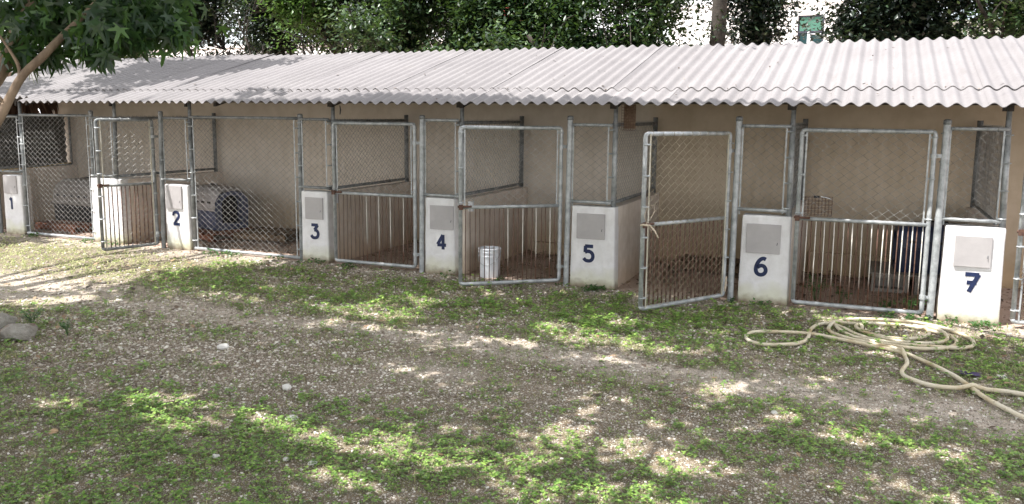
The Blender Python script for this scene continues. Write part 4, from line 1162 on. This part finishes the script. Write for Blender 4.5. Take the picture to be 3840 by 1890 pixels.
HC = [(1.45, -3.55), (1.25, -3.3), (1.09, -3.08), (0.99, -2.92), (0.9, -2.74), (0.84, -2.53), (0.77, -2.28), (0.67, -2.09), (0.55, -1.85), (0.42, -1.66), (0.31, -1.57), (0.13, -1.5), (-0.07, -1.4), (-0.29, -1.29), (-0.43, -1.26), (-0.61, -1.25), (-0.83, -1.32), (-0.97, -1.44), (-1.0, -1.62), (-0.95, -1.76), (-0.82, -1.84), (-0.62, -1.77), (-0.49, -1.65), (-0.44, -1.46), (-0.44, -1.24), (-0.44, -1.04), (-0.4, -0.86), (-0.32, -0.77), (-0.24, -0.78), (-0.14, -0.90), (-0.03, -1.09), (0.13, -1.23), (0.33, -1.3), (0.53, -1.31), (0.72, -1.29), (0.87, -1.24), (0.97, -1.13), (1.0, -0.97), (0.96, -0.75), (0.86, -0.56), (0.68, -0.40), (0.46, -0.34), (0.24, -0.36), (0.02, -0.43), (-0.15, -0.53), (-0.22, -0.66), (-0.22, -0.84), (-0.17, -1.02), (-0.05, -1.19), (0.13, -1.32), (0.33, -1.41), (0.52, -1.42), (0.69, -1.36), (0.80, -1.22), (0.85, -1.03), (0.84, -0.88), (0.76, -0.74), (0.61, -0.60)]
hp = empty("hose", (0.4, -1.4, 0), "thick cream garden hose loosely coiled in front of the pillar marked seven", "hose")
placed = []
def lay(P, r_, seed):
    P = chaikin(P, 3)
    global placed
    z = np.array([r_ + .012 + gheight(np.array(p[0]), np.array(p[1])) for p in P])
    rr = np.random.default_rng(seed)
    # rise over what already lies there
    for i_, p in enumerate(P):
        for (qx, qy, qz, qs) in placed:
            d_ = math.hypot(p[0] - qx, p[1] - qy)
            if d_ < 2.1 * r_ : z[i_] = max(z[i_], qz + math.sqrt(max(0, (2.05 * r_) ** 2 - d_ * d_)))
    zs = np.convolve(np.pad(z, 6, mode='edge'), np.ones(7) / 7, mode='same')[6:-6]
    z = np.maximum(zs, z * .9)
    placed += [(P[i_][0], P[i_][1], z[i_], seed) for i_ in range(0, len(P), 2)]
    return np.stack([P[:, 0] - .4, P[:, 1] + 1.4, z], 1)
mb = MB(); mb.tube(lay(HC, .0175, 1), .0175, 10); mb.build("hose_length", M['hose'], hp, smooth=True)
mb = MB(); mb.tube(lay(HA, .0175, 2), .0175, 10); mb.build("hose_length", M['hose'], hp, smooth=True)
# purple rag on the grass at right
g_ = np.linspace(-1, 1, 9); Xr, Yr = np.meshgrid(g_, g_)
Zr = .012 + .012 * fbm(Xr * 3 + 4, Yr * 3, 61)
mb = MB(); mb.add(np.stack([Xr * .075 * (1 + .2 * np.sin(Yr * 4)), Yr * .05, Zr], -1).reshape(-1, 3), [(j * 9 + i_, j * 9 + i_ + 1, (j + 1) * 9 + i_ + 1, (j + 1) * 9 + i_) for j in range(8) for i_ in range(8)])
o = mb.build("cloth_scrap", M['purple'], smooth=True); o.location = (0.86, -2.05, 0.012); tag(o, "dark purple cloth scrap on the grass between the hose lengths", "cloth")

# ------------------------------------------------------------------ trees
def leaf_quads(P, s, rr, droop=0.5, wid=0.45):
    """folded pointed leaves: 6 verts, 2 quads, at positions P"""
    k = len(P)
    a = rr.uniform(0, 2 * np.pi, k); el = -np.abs(rr.normal(droop, .45, k))
    dv = np.stack([np.cos(a) * np.cos(el), np.sin(a) * np.cos(el), np.sin(el)], 1)
    sd = np.stack([-np.sin(a), np.cos(a), rr.normal(0, .35, k)], 1); sd /= np.linalg.norm(sd, axis=1)[:, None]
    nn_ = np.cross(sd, dv)
    s = s * rr.uniform(.6, 1.35, k)
    s_ = s[:, None]
    v0 = P; v3 = P + dv * s_
    m1 = P + dv * s_ * .45 + sd * s_ * wid * .5 + nn_ * s_ * .10; m2 = P + dv * s_ * .45 - sd * s_ * wid * .5 + nn_ * s_ * .10
    c = P + dv * s_ * .5 
    V = np.stack([v0, m1, v3, c, m2], 1)
    base = (np.arange(k) * 5)[:, None]
    F = np.concatenate([base + np.array([[0, 1, 2, 3]]), base + np.array([[0, 3, 2, 4]])])
    return V.reshape(-1, 3), F

def grow(rr, base, h, spread, r0, lean=(0, 0), levels=3, first=0.35):
    """recursive limbs; returns list of (points, radii) and tip points"""
    limbs = []; tips = []
    def go(p, d_, L, r_, lv):
        n_ = 6; pts = [np.array(p)]; q = np.array(p, float); dd = np.array(d_, float)
        for i_ in range(n_):
            dd = dd + rr.normal(0, .10, 3); dd /= np.linalg.norm(dd); q = q + dd * L / n_; pts.append(q.copy())
        rad = np.linspace(r_, r_ * .55, n_ + 1)
        limbs.append((np.array(pts), rad))
        if lv >= 1: tips.extend(pts[2:])
        if lv < levels:
            for b in range(rr.integers(2, 5) if lv else 4):
                t = rr.uniform(first if lv == 0 else .35, 1.0); s0 = pts[int(t * n_)]
                a = rr.uniform(0, 6.28); out = np.array([math.cos(a), math.sin(a), rr.uniform(-.25, .75)])
                nd = dd * .5 + out * spread; nd /= np.linalg.norm(nd)
                go(s0, nd, L * rr.uniform(.5, .75), rad[int(t * n_)] * .62, lv + 1)
    go(base, np.array([lean[0], lean[1], 1.0]), h * .5, r0, 0)
    return limbs, np.array(tips)

TG = "trees behind the pen roof"
def bg_tree(x, y, h, seed, label, nleaf, mat, leaf=0.105, r0=0.16, lean=(0, 0), crown=(1.7, 1.4), zc=None, zr=1.7, dark='bark_dark', low=2.3, hang=.35, tl=.5):
    rr = np.random.default_rng(seed)
    e_ = empty("tree", (x, y, 0), label, "tree", TG)
    limbs, tips = grow(rr, (0, 0, 0), h * tl * 2, .9, r0, lean, first=.5 if tl > .5 else .35)
    mb_ = MB()
    for p, rad in limbs[:1]: mb_.tube(p, rad, 9)
    kept = [limbs[0][0][3:]]
    for p, rad in limbs[1:]:
        if np.abs(p[-1, 0]) < crown[0] * 1.3: mb_.tube(p, rad, 6); kept.append(p)
    tips = np.concatenate(kept)
    # clumps: round tips and inside an uneven ellipsoid
    zc = zc or h * .62
    nc = 95
    c = rr.normal(0, 1, (nc, 3)); c /= np.linalg.norm(c, axis=1)[:, None]; c *= rr.uniform(.25, 1.05, (nc, 1)) ** .6
    c = c * np.array([crown[0], crown[1], zr]) + np.array([lean[0] * zc, lean[1] * zc, zc])
    tt = tips[rr.integers(0, len(tips), 50)]
    C_ = np.concatenate([c, tt]); C_ = C_[(C_[:, 2] > low) & (np.abs(C_[:, 0] - lean[0] * zc) < crown[0] * 1.15)]
    sz = rr.uniform(.12, .34, len(C_))
    idx = rr.integers(0, len(C_), nleaf)
    P = C_[idx] + rr.normal(0, 1, (nleaf, 3)) * sz[idx][:, None] * np.array([1, 1, .75])
    P = P[P[:, 2] > low - .25]
    V, F = leaf_quads(P, leaf, rr, hang, .55)
    fast_mesh("crown", V, F, mat, e_)
    # twigs that carry the clumps
    for q in C_[::3]:
        nb = tips[np.argmin(np.linalg.norm(tips - q, axis=1))]
        mid = (q + nb) / 2 + rr.normal(0, .06, 3); mb_.tube([nb, mid, q], [.018, .012, .005], 4, caps=False)
    mb_.build("trunk", M[dark], e_, smooth=True)
    return e_
# (world x, y, height, ...) a loose row just behind the rear wall
bg_tree(-17.6, 6.3, 6.4, 101, "light leaved tree at the back left behind the leaning limbs", 20000, M['leaf_bg'], crown=(1.7, 1.3), low=2.9, zc=4.3)
bg_tree(-15.0, 6.0, 6.2, 113, "narrow dark tree hanging beside the white gap at the back left", 24000, M['leaf_dark'], crown=(.8, .9), low=3.0, zc=4.7, zr=1.1)
bg_tree(-12.9, 6.4, 6.2, 102, "open branched tree at the back left with sky showing through", 17000, M['leaf_dark'], crown=(.9, .9), low=3.1, zc=4.3, zr=1.2)
bg_tree(-11.3, 5.3, 6.0, 103, "tree with bright hanging yellow green sprays behind the roof", 15000, M['leaf_bg2'], crown=(.6, .7), low=3.6, zc=4.9, zr=1.0)
bg_tree(-10.2, 6.5, 6.6, 104, "thick dark trunked tree behind the roof above pillar three", 27000, M['leaf_dark'], crown=(1.2, 1.1), low=2.7, r0=.24, zc=4.3, tl=.8)
bg_tree(-8.5, 6.2, 6.6, 105, "spreading dark tree behind the roof above pillar four", 27000, M['leaf_bg'], crown=(1.1, 1.2), low=2.9, r0=.22, zc=4.5, tl=.8)
bg_tree(-6.9, 6.1, 6.4, 106, "dense bushy tree behind the middle of the roof", 28000, M['leaf_bg'], crown=(.95, 1.2), low=2.6, zc=4.1)
bg_tree(-5.4, 6.3, 6.4, 107, "dense leafy tree behind the roof above the wide white pillar", 28000, M['leaf_bg'], crown=(1.0, 1.2), low=2.5, zc=4.0)
bg_tree(-4.1, 6.3, 6.4, 114, "dense pale glinting tree left of the bare trunks", 17000, M['leaf_bg'], crown=(.65, 1.0), low=2.5, zc=4.1)
bg_tree(-11.9, 7.4, 6.6, 115, "dark tree filling the gap beyond the yellow green sprays", 17000, M['leaf_dark'], crown=(1.2, 1.0), low=3.4, zc=4.9, zr=1.3, r0=.18, tl=.8)
bg_tree(-2.85, 6.2, 7.0, 208, "slender tree whose dark trunk rises left of the white building", 4200, M['leaf_dark'], crown=(.40, .6), low=3.2, r0=.19, lean=(.03, 0), zc=4.9, zr=1.0, tl=.8)
bg_tree(-2.05, 6.5, 7.0, 109, "thick trunked tree standing before the white building", 8500, M['leaf_dark'], crown=(.36, .5), low=3.0, r0=.17, zc=4.2, zr=1.1, tl=.8)
bg_tree(-0.25, 6.4, 6.8, 110, "dark leaved tree right of the green blind window", 19000, M['leaf_dark'], crown=(.55, .9), low=2.6, r0=.15, zc=4.2, tl=.8)
bg_tree(0.85, 6.5, 6.8, 111, "dark tree with forked trunk at the back right", 19000, M['leaf_dark'], crown=(.7, .9), low=2.7, r0=.2, zc=4.5, tl=.8)
bg_tree(2.2, 6.3, 6.8, 112, "tree at the back right corner with pale mossy sprays", 15000, M['leaf_bg'], crown=(.75, .9), low=2.7, r0=.18, zc=4.4)

# ---- foreground tree at the left with large lobed leaves
FT = empty("lobed_leaf_tree", (-7.6, -7.6, 0), "leaning tree at the left edge with large drooping lobed leaves", "tree")
fo = np.array([-7.6, -7.6, 0])
def limb(name, pts, rad, mat='bark', n=12):
    P = chaikin(pts, 2); rr_ = np.interp(np.linspace(0, 1, len(P)), np.linspace(0, 1, len(rad)), rad)
    mb_ = MB(); mb_.tube(P - fo, rr_, n)
    return mb_.build(name, M[mat], FT, smooth=True)
limb("trunk", [(-7.6, -7.6, -.1), (-7.3, -7.3, .6), (-6.7, -7.0, 1.2), (-6.1, -6.6, 1.6)], [.16, .14, .12, .10])
limb("limb", [(-6.1, -6.6, 1.6), (-5.6, -6.38, 1.74), (-5.32, -6.12, 2.02), (-5.21, -5.89, 2.36), (-5.19, -5.80, 2.55), (-5.22, -5.6, 2.83), (-5.25, -5.48, 3.01), (-5.2, -5.2, 3.6), (-5.0, -4.9, 4.4)], [.10, .085, .072, .062, .05, .042, .038, .03, .02])
limb("limb", [(-6.1, -6.6, 1.55), (-5.45, -6.35, 1.62), (-5.17, -6.13, 1.82), (-5.0, -6.07, 2.05), (-4.95, -6.03, 2.18), (-4.89, -5.98, 2.32), (-4.79, -5.92, 2.42), (-4.78, -5.79, 2.55), (-4.76, -5.65, 2.68), (-4.74, -5.51, 2.82), (-4.71, -5.36, 2.97), (-4.5, -5.0, 3.4)], [.07, .05, .036, .030, .027, .025, .026, .022, .02, .018, .015, .01])
limb("limb", [(-5.20, -5.70, 2.70), (-5.14, -5.60, 2.76), (-5.10, -5.45, 2.88), (-5.0, -5.2, 3.1)], [.028, .022, .018, .01], n=8)
limb("limb", [(-4.91, -6.0, 2.25), (-4.90, -5.98, 2.36), (-4.99, -6.0, 2.50), (-5.08, -6.0, 2.6)], [.018, .012, .008, .005], n=6)
for k_ in range(5):
    a = rng.uniform(-.25, .25, 3)
    limb("limb", [(-4.96, -6.05, 2.12), (-5.02 + a[0] * .3, -6.1, 2.22 + a[1] * .1), (-5.12 + a[0] * .4, -6.1 + a[1] * .3, 2.33 + a[2] * .2)], [.006, .005, .002], n=5)
# lobed leaf shape (flat outline, five pointed lobes), hanging from its stalk
def lobed_outline():
    L = [(0, 0)]
    for ang, ln in ((-100, .55), (-62, .82), (-25, 1.0)): pass
    pts = []
    lob = [(-115, .50), (-65, .80), (-22, 1.0), (22, 1.0), (65, .80), (115, .50)]
    lob = [(-108, .55), (-55, .85), (0, 1.08), (55, .85), (108, .55)]
    for i_, (a, ln) in enumerate(lob):
        a = R(a)
        for da, k2 in ((-.20, .52), (-.12, .78), (0, 1.0), (.12, .78), (.20, .52)):
            pts.append((math.sin(a + da) * ln * k2, math.cos(a + da) * ln * k2))
        if i_ < len(lob) - 1:
            b = R((lob[i_][0] + lob[i_ + 1][0]) / 2); pts.append((math.sin(b) * .30, math.cos(b) * .30))
    return np.array([(0, -0.05)] + pts)
LO = lobed_outline()
CROWN = [
 ((-4.42, -5.86, 2.52), .06, 10), ((-4.36, -5.86, 2.47), .035, 6), ((-4.90, -5.75, 2.50), .08, 14), ((-4.62, -5.62, 2.60), .09, 16), ((-4.30, -5.60, 2.60), .06, 12), ((-4.18, -5.40, 2.66), .07, 14), ((-5.05, -5.85, 2.52), .09, 14),  # centre, radius, leaves
 ((-5.38, -5.69, 2.72), .16, 26), ((-5.25, -5.60, 2.86), .18, 30), ((-5.07, -5.67, 2.73), .15, 28), ((-5.13, -5.47, 2.83), .18, 30), ((-4.82, -5.58, 2.70), .15, 34),
 ((-4.50, -5.70, 2.66), .13, 32), ((-4.38, -5.80, 2.60), .09, 20), ((-4.67, -5.45, 2.76), .15, 38), ((-4.45, -5.52, 2.69), .13, 36), ((-4.52, -5.27, 2.79), .16, 38), ((-4.40, -5.33, 2.72), .12, 30),
 ((-4.36, -5.30, 2.76), .07, 16), ((-4.50, -5.15, 2.90), .10, 20), ((-4.99, -5.77, 2.66), .12, 24), ((-5.54, -5.5, 3.0), .2, 30), ((-5.35, -5.3, 3.08), .2, 36), ((-4.96, -5.14, 3.04), .2, 44), ((-4.85, -4.98, 3.10), .16, 36),
 ((-4.7, -5.25, 2.90), .2, 46), ((-5.0, -5.4, 2.85), .2, 46), ((-4.72, -5.1, 3.0), .14, 26), ((-5.6, -5.8, 2.85), .2, 30), ((-5.2, -4.9, 3.3), .4, 60), ((-4.9, -4.8, 3.35), .3, 44), ((-5.6, -5.2, 3.4), .4, 60)]
def lobed_leaves(clusters, rr, size=(.075, .125)):
    Vs = []; n_ = len(LO)
    for c, rad, k in clusters:
        k = int(k * 1.9)
        P = np.array(c) + np.array([0, 0, -.05]) + rr.normal(0, rad * .66, (k, 3)) * np.array([1, 1, .7])
        for p in P:
            s_ = rr.uniform(*size); a = rr.uniform(0, 6.28)
            down = np.array([math.cos(a) * .45, math.sin(a) * .45, -rr.uniform(.6, 1.3)]); down /= np.linalg.norm(down)
            sd = np.cross(down, rr.normal(0, 1, 3)); sd /= np.linalg.norm(sd); nr = np.cross(sd, down)
            q = LO * s_
            bend = (q[:, 1] ** 2) * rr.uniform(-.8, 2.0) - np.abs(q[:, 0]) * rr.uniform(.1, .6)
            Vs.append(p + q[:, :1] * sd + q[:, 1:] * down + bend[:, None] * nr)
    V = np.concatenate(Vs); k = len(Vs)
    F = []
    tri = [(0, i_, i_ + 1) for i_ in range(1, n_ - 1)]
    F = (np.arange(k) * n_)[:, None, None] + np.array(tri)[None]
    return V, F.reshape(-1, 3)
rr = np.random.default_rng(5)
V, F = lobed_leaves(CROWN, rr)
fast_mesh("crown", V - fo, F, M['leaf_big'], FT)
mb = MB()
for c, rad, k in CROWN:
    c = np.array(c)
    for q in range(3):
        p = c + rr.normal(0, rad * .6, 3); mb.tube([p + np.array([-.1, -.02, .22]), p + np.array([-.03, 0, .12]), p], [.004, .003, .002], 4, caps=False)
mb.build("leaf_stalks", M['bark'], FT)

# ------------------------------------------------------------------ unseen crowns beside and behind the viewpoint, leaves placed from a sun map to shade the yard
SX, SY = SUN.x / SUN.z, SUN.y / SUN.z
def lit_map(u, v):
    """how much sun reaches ground point (u, v): 1 open sky, 0 deep shade"""
    n1 = fbm(u * 1.1 + 3, v * 1.3, 91, 3); n2 = fbm(u * 3.2, v * 3.4, 92, 3); n3 = fbm(u * 7.5 + 2, v * 6.5, 93, 2)
    L = np.clip((n1 - .5) * 2.2 + (n2 - .5) * 2.0 + (n3 - .5) * 1.0 - 0.20, 0, 1) * 1.3
    b = blob
    L = L + 1.3 * (b(u, v, -10.6, -1.0, 1.9, .85) + b(u, v, -8.6, -.55, .75, .45) + b(u, v, -12.5, -2.2, 2.0, .9) + b(u, v, -10.0, -2.6, 1.3, .35))
    L = L + 1.3 * b(u, v, 1.1, -.15, .75, .40) + .9 * b(u, v, .25, -.40, .8, .22) + .8 * b(u, v, -2.0, -2.85, .35, .12) + .9 * b(u, v, -4.9, -2.3, .5, .15)
    L = L + .7 * b(u, v, -5.0, -2.2, .9, .12) + .7 * b(u, v, -4.2, -2.75, .7, .10) + .6 * b(u, v, -1.4, -5.35, .5, .15) + .5 * b(u, v, -3.2, -5.3, .5, .14) + .6 * b(u, v, -3.4, -3.9, .5, .12) + .5 * b(u, v, .3, -3.3, .5, .12) + .6 * b(u, v, 0.55, -4.6, .5, .2)
    bx = np.interp(v, [-4.2, -3.35, -3.0, -2.2, -1.4, -.55, .1, .6], [-14.5, -11.5, -9.3, -8.5, -8.35, -8.1, -7.6, -7.4]) + (n2 - .5) * 1.0 + (n3 - .5) * .35
    L = np.maximum(L, np.clip((bx - u) / .12, 0, 1))
    L = L - 1.3 * np.clip(b(u, v, -13.1, -.5, 1.0, .45) * 2 * n2, 0, 1)
    L = L - .5 * b(u, v, -5.6, -4.2, 1.3, .6) + .7 * b(u, v, -1.3, -4.7, .7, .22) + .6 * b(u, v, -2.6, -5.3, .6, .2) + .6 * b(u, v, -3.9, -5.2, .5, .15) + .5 * b(u, v, .6, -3.9, .7, .2)
    # fronts of the pens: left third and right end open, middle shaded
    fr = (v > -0.25) & (v < 0.55)
    L = np.where(fr, np.where((u < -7.75) & (u > -12.4), 1.2, np.where(u > 0.35, 1.2, np.clip(n2 * 1.6 - .75, 0, .6))), L)
    L = np.where(v >= 0.55, 1.5, L)
    # leaf shadows lying on the roof
    L = L - 1.5 * (b(u, v, -7.2, .95, .55, .45) + b(u, v, -5.2, .7, .6, .25) + b(u, v, -4.2, .62, .9, .22) + b(u, v, -3.2, .6, .9, .22) + b(u, v, -2.0, .55, .5, .2) + .9 * b(u, v, -.1, .5, .4, .18)) * (n3 + .55)
    L = L - 1.4 * np.clip((-9.3 - u + (v - 1.3) * .9) / .6, 0, 1) * (v > .9) * np.clip(n1 * 2.2 - .35, 0, 1) 
    L = L - 1.2 * (b(u, v, -10.0, 3.0, 1.6, .5))
    return np.clip(L, 0, 1)
rr = np.random.default_rng(17)
nS = 210000
u = rr.uniform(-17, 6, nS); v = rr.uniform(-8.6, 4.6, nS)
h = 5.2 + 2.6 * rr.random(nS) ** 1.3 + np.where(v > .5, 1.2, 0)
# keep leaves only where the sun map asks for shade, so holes stay open
prob = (1 - lit_map(u, v)) ** 3
keep = rr.random(nS) < prob * np.where(u < -12.5, .8, 1)
u, v, h = u[keep], v[keep], h[keep]
P = np.stack([u + SX * h, v + SY * h, h], 1)
P = P[~in_view(P, 0.02)]
print("shade leaves", len(P))
def unseen_shade_tree(base, label, sel, name="unseen_shade_tree"):
    e_ = empty(name, base, label, "tree", "unseen trees with crowns shaped to shade the yard")
    b0 = np.array(base, float)
    Q = P[sel] - b0
    V, F = leaf_quads(Q, 0.17, rr, .25, .62)
    fast_mesh("crown", V, F, M['leaf_shade'], e_)
    cz = 4.6
    mb_ = MB(); mb_.tube([(0, 0, -.1), (.05, 0, 1.5), (0, .05, 3.2), (.02, 0, cz)], [.24, .2, .17, .14], 10); mb_.build("trunk", M['bark_dark'], e_, smooth=True)
    mb_ = MB()
    tgt = Q[rr.integers(0, len(Q), 26)]
    for t in tgt:
        mid = np.array([0, 0, cz]) * .5 + t * .5 + np.array([0, 0, .5]) + rr.normal(0, .2, 3)
        pts = chaikin([(0, 0, cz - .5), mid, t], 2)
        W_ = pts + b0
        if in_view(W_, .03).any(): continue
        mb_.tube(pts, np.linspace(.08, .015, len(pts)), 5)
    if mb_.v: mb_.build("limbs", M['bark_dark'], e_, smooth=True)
bases = [(-11.5, -7.2, 0), (-3.0, -13.2, 0), (4.6, -5.6, 0)]
dd = np.stack([np.hypot(P[:, 0] - b[0], P[:, 1] - b[1]) for b in bases], 1)
own = dd.argmin(1)
for i_, lab in enumerate(("unseen tree left of the yard, crown shaped to shade the roof end", "unseen tree opposite the pens, crown shaped to shade the middle of the yard", "unseen tree right of the hose, crown shaped to dapple the grass")):
    if (own == i_).any(): unseen_shade_tree(bases[i_], lab, own == i_)

# ------------------------------------------------------------------ buildings behind the trees
def building(name, x0, x1, y, h, depth, mat, label, wins=(), parapet=True, base=0):
    e_ = empty(name, ((x0 + x1) / 2, y, base), label, "building")
    cx = (x0 + x1) / 2
    # wall front built round its openings
    mb_ = MB()
    ws = sorted(wins, key=lambda w: w[0])
    cur = x0
    for (a, b_, c, d_, *_r) in ws:
        mb_.lohi((cur - cx, 0, 0), (a - cx, .25, h)); mb_.lohi((a - cx, 0, 0), (b_ - cx, .25, c)); mb_.lohi((a - cx, 0, d_), (b_ - cx, .25, h)); cur = b_
    mb_.lohi((cur - cx, 0, 0), (x1 - cx, .25, h))
    mb_.lohi((x0 - cx, .2505, 0), (x1 - cx, depth, h - .002))
    mb_.build("wall", mat, e_)
    if parapet:
        mb_ = MB(); mb_.lohi((x0 - cx - .05, -.05, h + .001), (x1 - cx + .05, depth + .05, h + .12)); mb_.build("parapet", mat, e_)
    for (a, b_, c, d_, kind) in ws:
        mf = MB(); t = .06
        mf.lohi((a - cx, .06, c), (a - cx + t, .14, d_)); mf.lohi((b_ - cx - t, .06, c), (b_ - cx, .14, d_))
        mf.lohi((a - cx + t, .06, c), (b_ - cx - t, .14, c + t)); mf.lohi((a - cx + t, .06, d_ - t), (b_ - cx - t, .14, d_)); 
        if kind == 'blind': mf.lohi((a - cx + t, .06, d_ - .62), (b_ - cx - t, .14, d_ - .55))
        w_ = mf.build("window", M['frame'], e_)
        mg = MB(); mg.lohi((a - cx + t, .10, c + t), (b_ - cx - t, .12, d_ - t)); mg.build("pane", M['teal'] if kind == 'teal' else M['glass'], w_)
        if kind == 'blind':
            mg = MB(); mg.lohi((a - cx + t, .07, d_ - .55), (b_ - cx - t, .09, d_ - t)); mg.build("blind", M['blind'], w_)
    return e_
building("white_building", -7.4, -1.28, 22.8, 6.15, 6, M['bldg_white'], "white house wall with one tall green blind window behind the trees", [(-2.74, -1.84, 3.6, 5.73, 'blind')])
building("beige_building", -1.2, 9.5, 24.5, 5.45, 6, M['bldg_beige'], "low sage beige building with teal glazing behind the right trees", [(0.05, 0.75, 3.2, 5.0, 'teal'), (3.2, 4.4, 3.3, 4.6, 'glass')])
building("white_house", -31.0, -13.6, 17.0, 4.6, 7, M['bldg_white'], "long white house showing through gaps in the left trees", [(-24.0, -22.8, 1.2, 2.6, 'glass')])
building("white_house", -12.6, -8.2, 20.5, 5.0, 6, M['bldg_white'], "pale house glimpsed between the branches above the middle of the roof", [(-10.6, -9.9, 2.2, 3.8, 'glass')])
# red tiled roof seen through the leaves
e = empty("red_roof_house", (-17.8, 30, 0), "red roofed house barely showing between the leaves at the top", "building")
mb = MB(); mb.lohi((-.9, 0, 0), (.9, 5, 6.6)); mb.build("wall", M['bldg_white'], e)
mb = MB(); mb.add([(-1.2, -.4, 6.6), (1.2, -.4, 6.6), (1.2, 5.4, 6.6), (-1.2, 5.4, 6.6), (-.9, 2.5, 8.2), (.9, 2.5, 8.2)], [(0, 1, 5, 4), (1, 2, 5), (2, 3, 4, 5), (3, 0, 4), (3, 2, 1, 0)]); mb.build("roof", M['redpaint'], e)
mb = MB(); mb.lohi((-21.5, 8.0, 0), (-15.5, 8.2, 2.55)); tag(mb.build("boundary_wall", M['redpaint']), "red painted boundary wall just visible behind the left limbs", "wall")
# antenna pole before the window
e = empty("antenna_pole", (-2.18, 20.5, 0), "thin white pole with bent wires before the green blind window", "pole")
mb = MB(); mb.tube([(0, 0, 0), (0, 0, 4.95)], .045, 8); mb.build("pole", M['bucket'], e, smooth=True)
mb = MB(); mb.tube([(0, 0, 4.85), (.5, 0, 4.85)], .012, 5); mb.tube([(0.03, 0, 4.8), (.08, 0, 4.6), (.2, 0, 4.5), (.5, 0, 4.5)], .012, 5); mb.build("wires", M['bucket'], e)
